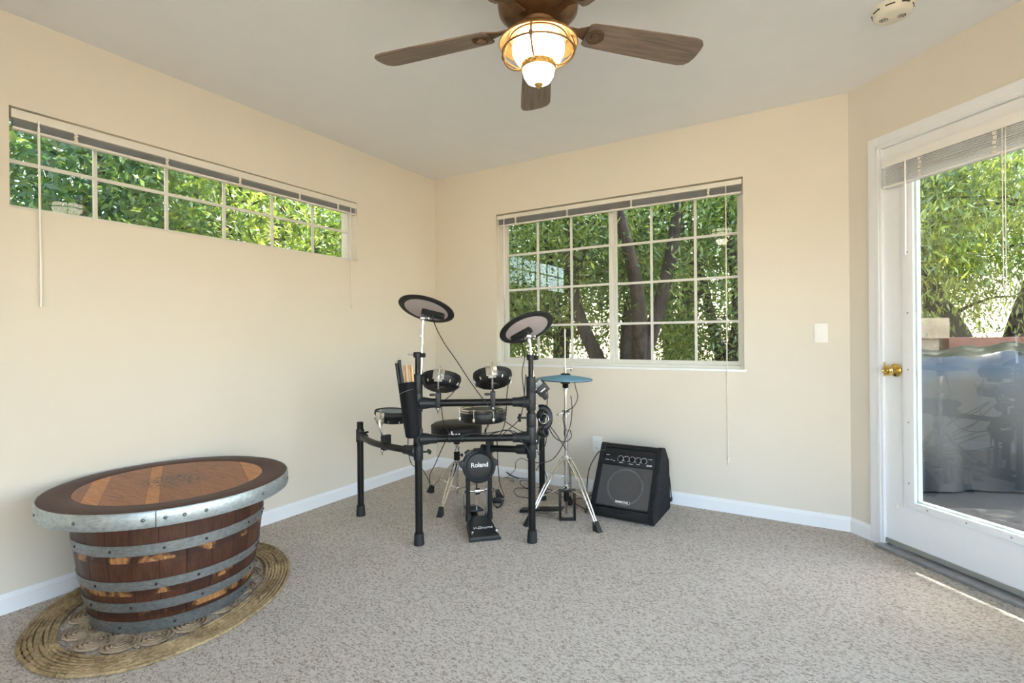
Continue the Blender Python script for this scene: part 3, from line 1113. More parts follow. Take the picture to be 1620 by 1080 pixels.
def carpet_black():
    m = Mat('black_speaker_carpet').set(Roughness=.9)
    m.b.inputs['Specular IOR Level'].default_value = .2
    v = m.coord()
    n = m.noise(v, 180, 3, .7)
    n2 = m.noise(v, 28, 4, .7)
    c = m.mix(.5, m.ramp(n, [(.35, (.006, .006, .007)), (.75, (.045, .045, .05))]), m.ramp(n2, [(.4, (.008, .008, .009)), (.7, (.03, .03, .034))]))
    m.color(c)
    return m.bump(n, .6, .003).m


M['amp_carpet'] = carpet_black()
prof = [(-.478, .004), (-.488, .012), (-.503, .066), (-.500, .082), (-.305, .408), (-.290, .419), (-.235, .408), (-.215, .398), (-.142, .318), (-.135, .300), (-.112, .010), (-.116, .004)]
YZ = Matrix(((0, 0, 1, 0), (1, 0, 0, 0), (0, 1, 0, 0), (0, 0, 0, 1)))     # poly x->y, poly y->z, height->x
for a, c in ((AX0, AX0 + .026), (AX1 - .026, AX1)):
    MB(YZ).prism(prof, a, c, bevel=.003).build('side_panel', 'amp_carpet', amp)
core = [(-.470, .006), (-.478, .030), (-.4865, .083), (-.300, .392), (-.280, .400), (-.220, .392), (-.140, .306), (-.118, .008)]
MB(YZ).prism([(-.440, .006), (-.462, .086), (-.335, .300), (-.315, .330), (-.292, .385), (-.225, .390), (-.144, .304), (-.120, .008)], AX0 + .024, AX1 - .024).build('cabinet', 'black_plastic', amp, smooth=0)
fu = Vector((0, .195, .326)).normalized()          # up the sloping front
fn = Vector((0, -fu.z, fu.y))                      # out of the front
AF = axes((1.8035, -.500, .082), (1, 0, 0), fu, fn * 1.0)


def perforated():
    m = Mat('perforated_grille').set(Roughness=.4, Metallic=.5)
    tc = m.node('ShaderNodeTexCoord')
    sp = m.node('ShaderNodeSeparateXYZ')
    m.l.new(tc.outputs['Object'], sp.inputs[0])
    k = 2 * PI / .0098
    a = m.math('SINE', m.math('MULTIPLY', sp.outputs[0], k))
    c = m.math('SINE', m.math('MULTIPLY', sp.outputs[1], k))
    p = m.math('MULTIPLY', a, c)
    hole = m.math('GREATER_THAN', p, .18)
    m.set(Base_Color=(.15, .15, .155, 1))
    tr = m.node('ShaderNodeBsdfTransparent')
    mx = m.node('ShaderNodeMixShader')
    m.l.new(hole, mx.inputs[0])
    m.l.new(m.b.outputs[0], mx.inputs[1])
    m.l.new(tr.outputs[0], mx.inputs[2])
    m.l.new(mx.outputs[0], m.out.inputs['Surface'])
    return m.m


M['grille'] = perforated()
gw = (AX1 - AX0) / 2 - .030
me = MB().box((-gw, .006, -.006), (gw, .252, -.003)).mesh('speaker_grille', 'grille', smooth=0)
inst('speaker_grille', me, AF, amp)
b = MB(AF)
b.box((-gw - .004, .000, -.012), (-gw + .004, .258, .001)).box((gw - .004, .000, -.012), (gw + .004, .258, .001)).box((-gw, .000, -.012), (gw, .007, .001)).box((-gw, .252, -.012), (gw, .260, .001))
b.build('grille_frame', 'black_plastic', amp, smooth=0)
M['cone'] = simple('speaker_cone', (.022, .023, .025), .6)
M['surround'] = simple('speaker_surround', (.55, .55, .55), .4, .3)
b = MB(AF @ Matrix.Translation((0, .132, -.014)))
b.lathe([(.101, 0), (.111, .002), (.111, -.004), (.101, -.004), (.101, 0)], 56)
sr = b.build('speaker_ring', 'surround', amp)
b = MB(AF @ Matrix.Translation((0, .132, -.016)))
b.lathe([(0, -.006), (.030, -.004), (.034, -.012), (.098, .000), (.100, -.010), (0, -.014)], 48)
b.build('speaker_cone', 'cone', amp)
b = MB(AF)
b.box((-gw - .004, .262, -.026), (gw + .004, .330, -.010), .002)
cp = b.build('control_panel', 'slate_plastic', amp)
for i, x in enumerate((-.055, -.018, .019, .056, .093)):
    kb = MB(AF @ Matrix.Translation((x, .302, -.010)))
    kb.lathe([(0, 0), (.0145, 0), (.0145, .003), (.0115, .006), (.0105, .017), (.009, .019), (0, .019)], 22)
    kn_ = kb.build('knob', 'black_plastic', cp)
    rg = MB(AF @ Matrix.Translation((x, .302, -.0098)))
    rg.torus(.0185, .0009, 30, 5, None, R(-60), R(240))
    rg.build('dial_mark', 'print_white', cp)
    MB(AF @ Matrix.Translation((x, .302, -.010))).box((-.0007, .004, .0185), (.0007, .011, .0197)).build('pointer', 'print_white', cp, smooth=0)
for x in (-.145, -.118, -.094):
    jb = MB(AF @ Matrix.Translation((x, .302, -.010)))
    jb.lathe([(0, 0), (.0078, 0), (.0078, .006), (.0042, .007), (.0040, .001), (0, .001)], 16)
    jb.build('input_jack', 'black_plastic', cp)
b = MB(AF)
for (x0, x1, y) in ((-.150, -.128, .318), (-.152, -.124, .287), (-.118, -.104, .288), (-.098, -.088, .283), (-.06, -.035, .277), (.002, .028, .274), (.05, .07, .277), (.118, .124, .316), (.128, .140, .316)):
    b.box((x0, y - .0013, -.0104), (x1, y + .0013, -.0094))
b.build('panel_print', 'print_white', cp, smooth=0, kind='stuff')
text('model_lettering', 'DA50', AF @ Matrix.Translation((.128, .276, -.0094)), .013, 'print_white', cp, bold=.0004)
bdg = MB(AF).box((-.050, .024, -.003), (.050, .046, .002), .004).build('badge', 'steel', amp)
MB(AF).box((-.047, .0268, .0), (.047, .0432, .0026), .003).build('badge_face', 'black_plastic', bdg)
text('badge_lettering', 'SIMMONS', AF @ Matrix.Translation((0, .035, .0030)), .0185, 'print_white', bdg, bold=.0004)
b = MB()
b.cyl((AX0 + .022, -.272, .394), (AX1 - .022, -.272, .394), .019, seg=20)
b.build('top_bar', 'black_plastic', amp)
b = MB()
b.box((AX0 + .024, -.484, .008), (AX1 - .024, -.440, .070), .004)
b.build('kick_board', 'black_plastic', amp)
MB().box((AX0 + .045, -.486, .034), (AX1 - .06, -.4835, .044), 0).build('port_slot', 'dark_slot', amp, smooth=0)
for x in (AX0 + .03, AX1 - .03):
    for y in (-.45, -.15):
        MB().cyl((x, y, 0), (x, y, .007), .012, seg=12).build('rubber_foot', 'rubber', amp)
b = MB()
b.box((AX1 - .002, -.118, .045), (AX1 + .008, -.09, .07), .003)
b.cyl((AX1 + .004, -.104, .07), (AX1 - .006, -.11, .20), .0035, seg=6)
b.build('power_lead', 'cable', amp)
# ------------------------------------------------------------------ electronic drum kit
VR = Vector((math.cos(YAW), math.sin(YAW), 0))
VF = Vector((-math.sin(YAW), math.cos(YAW), 0))
UP = Vector((0, 0, 1))
TT = Vector((.8365, .548, 0)).normalized()
NN = Vector((-TT.y, TT.x, 0))
pA, pB, pC, pE = Vector((.374, -1.186, 0)), Vector((.990, -1.346, 0)), Vector((1.494, -1.016, 0)), Vector((1.205, -.355, 0))
rack = thing('drum_rack', 'black tubular drum rack standing on four posts', 'drum rack', ((pB + pC) / 2))


def at(p, z):
    return Vector((p.x, p.y, z))


def post(p, top, inner=None):
    b = MB()
    b.cyl(at(p, .045), at(p, top), .0195, seg=20)
    po = b.build('post', 'black_metal', rack)
    b = MB()
    b.lathe([(0, 0), (.028, 0), (.0275, .012), (.0245, .062), (.022, .064), (0, .064)], 20, Matrix.Translation(p))
    b.build('rubber_foot', 'rubber', po)
    if inner:
        MB().cyl(at(p, top - .01), at(p, inner), .0135, seg=18).build('inner_tube', 'black_metal', po)
    return po


post(pB, .90, 1.005)
post(pC, .88, .985)
post(pA, .580)
post(pE, .640)


def sleeve(p, z0, z1, r=.0255):
    b = MB()
    m = Matrix.Translation(at(p, z0))
    L = z1 - z0
    b.lathe([(.019, 0), (r - .002, 0), (r, .006), (r, L - .006), (r - .002, L), (.019, L)], 22, m)
    return b


def tee(p, z, d, extra=None, name='joint'):
    """T-joint: vertical sleeve with a flared horizontal branch towards d"""
    b = sleeve(p, z - .045, z + .055)
    d = d.normalized()
    m, L = frame_of(at(p, z), at(p, z) + d)
    b.lathe([(.018, .0), (.034, .012), (.031, .040), (.0255, .068), (.0245, .10), (.0215, .10), (.0195, .10), (.0195, .03)], 22, m)
    j = b.build(name, 'slate_plastic', rack)
    return j


def bolts(j, p, zs, d):
    for z in zs:
        q = at(p, z) + d * .026
        MB().sphere(q, .0065, 10, (.8, .8, .8)).cyl(q - d * .006, q + d * .002, .0045, seg=8).build('bolt', 'chrome', j)


def wing(p, z, d, par, L=.05):
    """wing bolt sticking out towards d"""
    b = MB()
    q = at(p, z) + d * .022
    b.cyl(q, q + d * L, .005, seg=10)
    m, _ = frame_of(q + d * (L - .012), q + d * L)
    b.lathe([(0, 0), (.008, 0), (.009, .006), (.007, .014), (0, .015)], 12, m)
    e = q + d * (L - .004)
    b.box((-.006, -.028, -.005), (.006, .028, .009), .003, m)
    return b.build('wing_bolt', 'black_plastic', par)


tb_ = pC - pB
for z in (.750, .560):
    j1 = tee(pB, z, tb_)
    j2 = tee(pC, z, -tb_)
    bolts(j1, pB, (z - .03, z + .02) if z > .6 else (z - .02,), -VR)
    bolts(j2, pC, (z + .04, z - .02) if z > .6 else (z - .02,), VR)
    MB().cyl(at(pB, z) + TT * .05, at(pC, z) - TT * .05, .0190, seg=22).build('crossbar', 'black_metal', rack)
j = sleeve(pB, .80, .905).build('joint', 'slate_plastic', rack)
bolts(j, pB, (.845, .815), -VR)
j = sleeve(pC, .80, .885).build('joint', 'slate_plastic', rack)
bolts(j, pC, (.845, .815), VR)
j = sleeve(pC, .615, .690).build('joint', 'slate_plastic', rack)
wing(pC, .665, -VR, j)
# side arms
armL = spline([at(pB, .494), at(pB, .494) + Vector((-.16, .005, 0)), at(pB, .494) + Vector((-.38, .045, 0)), at(pA, .494)], 8)
j = tee(pB, .494, Vector((-1, .03, 0)))
wing(pB, .492, VR, j, .045)
MB().tube(armL, .0185, 18).build('side_arm', 'black_metal', rack)
j = sleeve(pA, .455, .535, .025)
m_, _ = frame_of(at(pA, .494), at(pA, .494) + Vector((.25, -.09, 0)))
j.lathe([(.018, 0), (.029, .01), (.026, .05), (.024, .07), (.019, .07)], 20, m_)
jj = j.build('joint', 'slate_plastic', rack)
wing(pA, .515, VR * .8 - VF * .6, jj, .03)
j = tee(pC, .494, Vector((-.7, .72, 0)))
bolts(j, pC, (.49,), VR)
inner = Vector((1.214, -1.062, .482))
MB().cyl(at(pC, .494) + (inner - at(pC, .494)).normalized() * .03, inner, .0185, seg=20).build('side_arm', 'black_metal', rack)
jj = MB()
m_, L_ = frame_of(at(pC, .494), inner)
jj.lathe([(.019, .03), (.026, .03), (.026, .075), (.024, .085), (.019, .085)], 20, m_)
jj.build('joint', 'slate_plastic', rack)
jj = MB()
jj.lathe([(.0, L_ - .005), (.021, L_ - .005), (.022, L_ + .008), (.019, L_ + .012), (0, L_ + .012)], 20, m_)
jj.build('end_cap', 'slate_plastic', rack)
MB().cyl(at(pC, .470) + Vector((-.02, .04, 0)), at(pE, .494), .0185, seg=20).build('side_arm', 'black_metal', rack)
sleeve(pE, .45, .545, .025).build('joint', 'slate_plastic', rack)


def clamp(pos, along, name='pad_clamp', knob_dir=None, s=1.0):
    """pipe clamp around a tube running along `along`; the rod socket sits above"""
    x = along.normalized()
    y = UP.cross(x).normalized()
    z = x.cross(y)
    m = axes(pos, x, y, z)
    b = MB(m)
    b.box((-.013 * s, -.029 * s, -.028 * s), (.013 * s, .029 * s, .058 * s), .006)
    kd = -1 if knob_dir is None else knob_dir
    c = b.build(name, 'slate_plastic', rack)
    k = MB(m)
    k.cyl((kd * .010, -.012, .045 * s), (kd * .045, -.012, .045 * s), .005, seg=10)
    k.box((kd * .030 - .012, -.017, .038 * s), (kd * .030 + .012, -.007, .052 * s), .003)
    k.build('clamp_knob', 'black_plastic', c)
    k = MB(m)
    k.sphere((0, -.026, -.028), .009, 10)
    k.cyl((0, -.026, -.028), (0, -.028, -.052), .005, .003, 8)
    k.build('clamp_screw', 'steel', c)
    return c


uz = .750


def on_bar(u, z):
    return at(pB + TT * u, z)


# ---- cymbal pads
def pad_axes(c, phi, theta):
    """disc seen from below: image-plane roll phi, top leaning away from the viewer by theta"""
    a = VR * math.cos(phi) + UP * math.sin(phi)
    mm = -VR * math.sin(phi) + UP * math.cos(phi)
    n = mm * math.cos(theta) + VF * math.sin(theta)
    bb = n.cross(a)
    return axes(c, a, bb, n)


def cymbal(c, phi, theta, box_angle, label, r=.154):
    m = pad_axes(c, phi, theta)
    o = thing('cymbal_pad', label, 'cymbal pad', c, 'crash cymbal pads')
    b = MB(m)
    b.lathe([(r * .78, -.0065), (r - .006, -.006), (r, -.001), (r - .001, .003), (r * .8, .008), (r * .35, .016), (.036, .019), (.030, .026), (.016, .031), (0, .032)], 64)
    b.build('rubber_cymbal', 'rubber', o, 'black rubber striking surface and rim')
    b = MB(m)
    b.lathe([(0, -.010), (r * .3, -.0095), (r * .765, -.0062), (r * .78, -.0058), (r * .78, -.002), (0, .004)], 64)
    b.build('base_plate', 'pad_under', o, 'lilac grey underside')
    bx = MB(m @ Matrix.Rotation(box_angle, 4, 'Z'))
    bx.prism([(-.022, -.020), (.020, -.025), (.090, -.027), (.104, -.018), (.106, .012), (.095, .024), (.02, .024), (-.022, .020)], -.032, -.007, bevel=.005)
    h = bx.build('sensor_box', 'black_plastic', o)
    jk = MB(m @ Matrix.Rotation(box_angle, 4, 'Z'))
    jk.cyl((.045, -.012, -.030), (.045, -.016, -.052), .005, .0035, 10)
    jk.build('jack_plug', 'cable', h)
    nut = MB(m)
    nut.cyl((0, 0, .028), (0, 0, .044), .008, .006, 12)
    nut.build('wing_nut', 'black_plastic', o)
    return m


c1 = Vector((1.000, -1.283, 1.252))
m1 = cymbal(c1, R(-12.5), R(23), R(8), 'black round cymbal pad tilted over the corner of the room')
c2 = Vector((1.452, -.985, 1.146))
m2 = cymbal(c2, R(20), R(27), R(158), 'black round cymbal pad raised in front of the window')


def cymbal_arm(p, ztop, c, m, label):
    o = rack
    n = Vector((m[0][2], m[1][2], m[2][2]))
    foot = Vector((p.x, p.y, 0)) + VR * .016 + VF * .004
    hinge = c - n * .055 - VR * .005 + VF * .0
    b = MB()
    b.cyl(at(foot, ztop - .16), hinge - (hinge - at(foot, ztop)).normalized() * .02, .0075, seg=14)
    b.cyl(at(foot, ztop + .10), at(foot, ztop + .105), .009, seg=14)
    rod = b.build('cymbal_rod', 'chrome', o)
    b = MB()
    b.cyl(hinge - VR * .012, hinge + VR * .012, .015, seg=18)
    b.cyl(hinge - UP * .03, hinge, .010, seg=14)
    b.cyl(hinge, c + n * .03, .0055, seg=10)
    b.cyl(c - n * .022, c - n * .012, .011, seg=14)
    b.cyl(hinge + VR * .01, hinge + VR * .032, .004, seg=8)
    b.sphere(hinge + VR * .034, .007, 8, (.5, 1, 1.6))
    b.build('tilter', 'chrome', o)
    b = MB()
    b.lathe([(.012, 0), (.0215, 0), (.0225, .005), (.0225, .024), (.019, .029), (.012, .029)], 20, Matrix.Translation(at(p, ztop - .012)))
    b.box((-.014, -.014, 0), (.024, .014, .024), .005, Matrix.Translation(at(foot, ztop - .012)))
    cl = b.build('rod_clamp', 'black_plastic', o)
    b = MB()
    q = at(p, ztop + .002)
    b.cyl(q - VR * .018, q - VR * .04, .004, seg=8)
    b.sphere(q - VR * .045 + UP * .002, .009, 8, (1.2, .5, .7))
    b.build('wing_bolt', 'steel', cl)


cymbal_arm(pB, 1.005, c1, m1, '')
cymbal_arm(pC, .985, c2, m2, '')


# ---- tom pads
def tom(c, phi, theta, label, bracket, r=.107, face=True):
    m = pad_axes(c, phi, theta)
    o = thing('tom_pad', label, 'drum pad', c, 'small round drum pads')
    b = MB(m)
    b.lathe([(r - .016, .016), (r - .008, .020), (r - .001, .017), (r, .010), (r, -.004), (r - .003, -.006)], 56)
    b.build('rubber_rim', 'rubber', o)
    b = MB(m)
    b.lathe([(0, .0125), (r * .6, .0125), (r - .014, .0135), (r - .012, .010), (0, .008)], 56)
    b.build('striking_head', 'head_blue', o, 'blue grey striking surface')
    b = MB(m)
    b.lathe([(r - .002, -.005), (r - .006, -.014), (r - .010, -.034), (r - .016, -.042), (r * .70, -.050), (r * .68, -.047), (r * .30, -.047), (r * .26, -.056), (0, -.056)], 56)
    sh = b.build('shell', 'black_plastic', o)
    for i in range(10):
        a = 2 * PI * i / 10 + .3
        MB(m @ Matrix.Rotation(a, 4, 'Z')).cyl((r - .004, 0, -.026), (r - .012, 0, -.040), .0045, seg=8).build('lug', 'steel', sh)
    return o, m


def pad_mount(c, m, clamp_pos, along, o, plate_dir):
    """bent chrome rod from clamp to the silver bracket on the pad's side"""
    d = (m.to_3x3() @ Vector(plate_dir)).normalized()
    n = (m.to_3x3() @ Vector((0, 0, 1))).normalized()
    side = n.cross(d)
    f = c + d * .106 - n * .012
    pm = axes(f, side, n, d)
    b = MB(pm)
    b.box((-.032, -.026, .000), (.028, .030, .006), .002)
    b.box((-.022, -.040, .004), (.020, -.010, .010), .002)
    b.cyl((-.008, -.02, .010), (-.008, -.02, .020), .010, seg=14)
    pl = b.build('bracket', 'steel', o, 'silver mounting bracket')
    w = MB(pm)
    w.cyl((.004, .026, .008), (.004, .048, .010), .005, .004, 8)
    w.sphere((.016, -.002, .010), .006, 8)
    w.build('bracket_screw', 'chrome', pl)
    s = clamp_pos + UP * .040
    e = f + d * .013 - n * .02
    b = MB()
    b.tube(spline([s - UP * .03, s + UP * .01, (s * .4 + e * .6) - VF * .004, e, e + n * .045], 5), .0058, 10)
    b.build('mount_rod', 'chrome', rack)


def bar_point(t, z=.750):
    return at(pB + TT * t, z)


cl1 = bar_point(.108)
clamp(cl1, TT)
o1, mm1 = tom(Vector((1.050, -1.222, .868)), R(-3), R(25), 'small black drum pad seen from below beside the stick holder', None)
pad_mount(Vector((1.050, -1.222, .868)), mm1, cl1, TT, o1, (0, -1, 0))
cl2 = bar_point(.398)
clamp(cl2, TT)
o2, mm2 = tom(Vector((1.288, -1.078, .884)), R(6), R(25), 'small black drum pad seen from below between rack and window', None)
pad_mount(Vector((1.288, -1.078, .884)), mm2, cl2, TT, o2, (0.05, -1, 0))
# pad over the left arm
cl3 = Vector((.720, -1.312, .494))
clamp(cl3, Vector((1, -.12, 0)), knob_dir=1)
c3 = Vector((.672, -1.205, .655))
o3, mm3 = tom(c3, R(-4), R(-1), 'small level drum pad beside the long cream wall', None)
pad_mount(c3, mm3, cl3 + Vector((-.03, 0, 0)), TT, o3, (-.45, -.9, 0))

# ---- mesh-head snare pad
cs = Vector((1.160, -.988, .650))
o = thing('snare_pad', 'shallow black snare pad with chrome hoop and lugs above the stool', 'drum pad', cs)
b = MB(Matrix.Translation(cs))
b.lathe([(.120, .028), (.132, .026), (.135, .020), (.135, -.014), (.128, -.028), (.118, -.034), (0, -.034)], 48)
b.build('shell', 'black_plastic', o)
b = MB(Matrix.Translation(cs))
b.lathe([(0, .034), (.118, .034), (.121, .030), (0, .029)], 48)
b.build('mesh_head', 'head_dark', o, 'dark mesh head')
b = MB(Matrix.Translation(cs))
b.torus(.1335, .0045, 56, 8, Matrix.Translation((0, 0, .040)))
b.torus(.1335, .0035, 56, 8, Matrix.Translation((0, 0, .028)))
hp = b.build('hoop', 'chrome', o)
for i in range(8):
    a = 2 * PI * i / 8 + .25
    lg = MB(Matrix.Translation(cs) @ Matrix.Rotation(a, 4, 'Z'))
    lg.cyl((.141, 0, .046), (.141, 0, -.012), .003, seg=8)
    lg.box((.133, -.007, -.020), (.146, .007, .000), .002)
    lg.sphere((.141, 0, .047), .006, 8)
    lg.build('lug', 'chrome', o)
b = MB()
b.tube(spline([inner + Vector((.02, .0, .04)), inner + Vector((.0, .02, .09)), cs - UP * .06 + VR * .03, cs - UP * .03 + VR * .03], 5), .0065, 10)
b.build('mount_rod', 'chrome', rack)
clamp(inner + Vector((.035, .012, .002)), inner - at(pC, .494), knob_dir=1)

# ---- drum throne
TH_ = Vector((.727, -.669, 0))
thr = thing('drum_throne', 'round black drum stool on a chrome tripod behind the rack', 'stool', TH_)
b = MB(Matrix.Translation(TH_))
b.lathe([(0, .432), (.150, .432), (.162, .438), (.168, .450), (.169, .500), (.164, .517), (.150, .527), (.09, .533), (0, .535)], 56)
st = b.build('seat', 'vinyl_black', thr)
b = MB(Matrix.Translation(TH_))
b.torus(.1685, .003, 56, 6, Matrix.Translation((0, 0, .512)))
b.build('piping', 'vinyl_black', st)
ft = -VF
fa = Vector((VR.x, VR.y, 0))
lm = axes(TH_ + ft * .1695 + UP * .474, VR, UP, ft)
text('seat_lettering', 'dw', lm, .062, 'print_white', st, bold=.002)
b = MB()
b.cyl(at(TH_, .16), at(TH_, .425), .0125, seg=18)
b.cyl(at(TH_, .05), at(TH_, .20), .009, seg=14)
b.build('column', 'chrome', thr)
b = MB()
b.cyl(at(TH_, .425), at(TH_, .434), .05, seg=24)
b.cyl(at(TH_, .385), at(TH_, .428), .022, seg=18)
b.cyl(at(TH_, .275), at(TH_, .335), .021, seg=18)
b.sphere(at(TH_, .31) + VR * .035, .010, 10, (1, .6, 1.3))
b.cyl(at(TH_, .31), at(TH_, .31) + VR * .035, .005, seg=8)
b.build('height_collar', 'black_metal', thr)
b = MB()
b.cyl(at(TH_, .335), at(TH_, .350), .018, seg=16)
b.sphere(at(TH_, .36) - VF * .02 + VR * .02, .008, 8)
b.sphere(at(TH_, .405) + VR * .028, .007, 8)
b.build('memory_lock', 'chrome', thr)


def tripod_leg(c, foot, ztop, zbrace, par, r=.006, gap=.011, bow=.0, footlen=.05):
    """double-strut leg with its brace and rubber foot"""
    d = (Vector((foot.x, foot.y, 0)) - Vector((c.x, c.y, 0)))
    D = d.length
    d = d / D
    s = d.cross(UP)
    top = at(c, ztop) + d * .022
    bot = Vector((foot.x, foot.y, .028)) - d * .012
    b = MB()
    for k in (-1, 1):
        mid = top.lerp(bot, .35) + d * bow
        b.tube(spline([top + s * gap * k, mid + s * gap * k, bot + s * gap * .45 * k], 6), r, 8, flat=.6)
    b.cyl(top - s * .016, top + s * .016, .006, seg=10)
    leg = b.build('leg', 'chrome', par)
    b = MB()
    e = top.lerp(bot, .60)
    for k in (-1, 1):
        b.cyl(at(c, zbrace) + d * .014 + s * .006 * k, e + s * gap * .6 * k, .0035, seg=8)
    b.cyl(e - s * .012, e + s * .012, .0045, seg=8)
    b.build('brace', 'chrome', leg)
    b = MB()
    m = axes(Vector((foot.x, foot.y, 0)), d, s * -1, UP)
    b.add([(-.034, -.014, 0), (.016, -.018, 0), (.016, .018, 0), (-.034, .014, 0), (-.040, -.010, .046), (-.016, -.012, .056), (-.016, .012, .056), (-.040, .010, .046)],
          [(0, 3, 2, 1), (4, 5, 6, 7), (0, 1, 5, 4), (1, 2, 6, 5), (2, 3, 7, 6), (3, 0, 4, 7)], m)
    b.build('rubber_foot', 'rubber', leg, smooth=0)
    return leg


for f in ((.815, -.959), (.431, -.600), (.935, -.448)):
    tripod_leg(TH_, Vector((f[0], f[1], 0)), .262, .085, thr)
b = MB()
b.cyl(at(TH_, .245), at(TH_, .28), .021, seg=16)
b.build('leg_collar', 'chrome', thr)
b = MB()
b.cyl(at(TH_, .075), at(TH_, .095), .018, seg=16)
b.build('brace_collar', 'chrome', thr)

# ---- kick drum tower
KM = axes((1.268, -1.131, 0), (S2, S2, 0), (-S2, S2, 0), (0, 0, 1))
kick = thing('kick_drum_pad', 'black kick drum tower with round pad and sloping base', 'drum pad', KM @ Vector((0, .1, 0)))
b = MB(KM)
w0, w1 = .083, .068
b.add([(-w0, 0, 0), (w0, 0, 0), (w1, .225, 0), (-w1, .225, 0), (-w0 + .004, .004, .022), (w0 - .004, .004, .022), (w1 - .006, .185, .062), (-w1 + .006, .185, .062), (w1 - .006, .222, .062), (-w1 + .006, .222, .062)],
      [(0, 3, 2, 1), (0, 1, 5, 4), (4, 5, 6, 7), (7, 6, 8, 9), (1, 2, 8, 6, 5), (3, 0, 4, 7, 9), (2, 3, 9, 8)])
base = b.build('base', 'slate_plastic', kick, smooth=20)
b = MB(KM)
b.box((-w0 - .004, -.004, 0), (w0 + .004, .02, .010), .003)
b.build('base_lip', 'rubber', kick)
for sx in (-1, 1):
    b = MB(KM)
    b.cyl((sx * .062, .185, .05), (sx * .064, .178, .31), .013, seg=16)
    b.cyl((sx * .062, .185, .05), (sx * .0623, .184, .095), .018, .016, 16)
    b.build('upright', 'black_plastic', kick)
    b = MB(KM)
    b.cyl((sx * .066, .022, .024), (sx * .066, .016, .044), .0055, seg=10)
    b.sphere((sx * .066, .016, .045), .007, 8)
    b.build('spur_bolt', 'chrome', base)
kc = Vector((0, .178, .362))
KP = KM @ Matrix.Translation(kc) @ Matrix.Rotation(R(-4), 4, 'X') @ Matrix.Rotation(PI / 2, 4, 'X')      # z towards the viewer
oct_ = []
b = MB(KP)
b.lathe([(0, -.040), (.080, -.040), (.094, -.032), (.096, .012), (.092, .022), (.080, .026), (.076, .024), (.073, .020), (0, .020)], 40)
body = b.build('pad_housing', 'slate_plastic', kick)
b = MB(KP)
b.lathe([(0, .022), (.062, .022), (.070, .0205), (.071, .018), (0, .018)], 40)
b.build('front_disc', 'black_plastic', kick)
b = MB(KP)
b.torus(.0725, .0022, 48, 8, Matrix.Translation((0, 0, .0225)))
b.build('disc_ring', 'slate_plastic', body)
for a in (8, 52, 128, 172):
    lug = MB(KP @ Matrix.Rotation(R(a), 4, 'Z'))
    lug.prism([(.084, -.022), (.108, -.015), (.110, .015), (.084, .022)], -.036, .018, bevel=.005)
    lug.build('tension_lug', 'slate_plastic', body)
b = MB(KP)
b.box((-.026, .083, -.03), (.026, .098, .012), .005)
b.build('top_block', 'black_plastic', body)
b = MB(KP)
b.lathe([(0, -.052), (.055, -.050), (.070, -.044), (.074, -.038), (0, -.036)], 36)
b.build('beater_patch', 'rubber', kick)
text('pad_lettering', 'Roland', KP @ Matrix.Translation((0, .008, .0225)), .036, 'print_white', kick, bold=.0006)
sl = axes(KM @ Vector((0, .085, .0412)), (KM.to_3x3() @ Vector((1, 0, 0))), (KM.to_3x3() @ Vector((0, .181, .040)).normalized()), (KM.to_3x3() @ Vector((0, -.040, .181)).normalized()))
text('base_lettering', 'V-Drums', sl @ Matrix.Translation((0, 0, .0006)), .030, 'print_white', base, shear=.35)

# ---- kick pedal
ped = thing('kick_pedal', 'chrome and black kick pedal behind the kick drum tower', 'pedal', KM @ Vector((0, .33, 0)))
b = MB(KM)
b.box((-.045, .215, .004), (.045, .262, .014), .002)
b.box((-.030, .26, .003), (.030, .52, .010), .002)
b.build('base_plate', 'black_metal', ped)
for sx in (-1, 1):
    b = MB(KM)
    b.cyl((sx * .052, .245, .010), (sx * .052, .245, .205), .008, seg=12)
    b.sphere((sx * .052, .245, .205), .012, 10)
    b.build('upright', 'chrome', ped)
b = MB(KM)
b.cyl((-.075, .245, .200), (.075, .245, .200), .0065, seg=12)
b.cyl((-.016, .245, .200), (.016, .245, .200), .022, seg=20)
b.build('axle', 'chrome', ped)
b = MB(KM)
b.cyl((0, .25, .20), (0, .262, .345), .004, seg=8)
b.sphere((0, .258, .350), .022, 14, (1, 1.2, 1))
b.build('beater', 'rubber', ped)
b = MB(KM)
b.box((-.002, .262, .06), (.002, .268, .20))
b.build('chain', 'chrome', ped, smooth=0)
ff = KM @ Matrix.Translation((0, .54, .022)) @ Matrix.Rotation(R(-11), 4, 'X')
b = MB(ff)
b.box((-.042, -.285, -.004), (.042, -.06, .006), .003)
b.box((-.038, -.055, -.012), (.038, .02, .002), .003)
fb_ = b.build('footboard', 'black_metal', ped)
b = MB(ff)
for i in range(6):
    b.box((-.034, -.27 + i * .03, .006), (.034, -.258 + i * .03, .008))
b.build('grip_rib', 'rubber', fb_, smooth=0, kind='stuff')
b = MB(KM)
b.cyl((-.085, .245, .06), (-.085, .245, .19), .006, seg=10)
b.cyl((-.085, .245, .19), (-.052, .245, .20), .004, seg=8)
b.build('spring', 'chrome', ped)

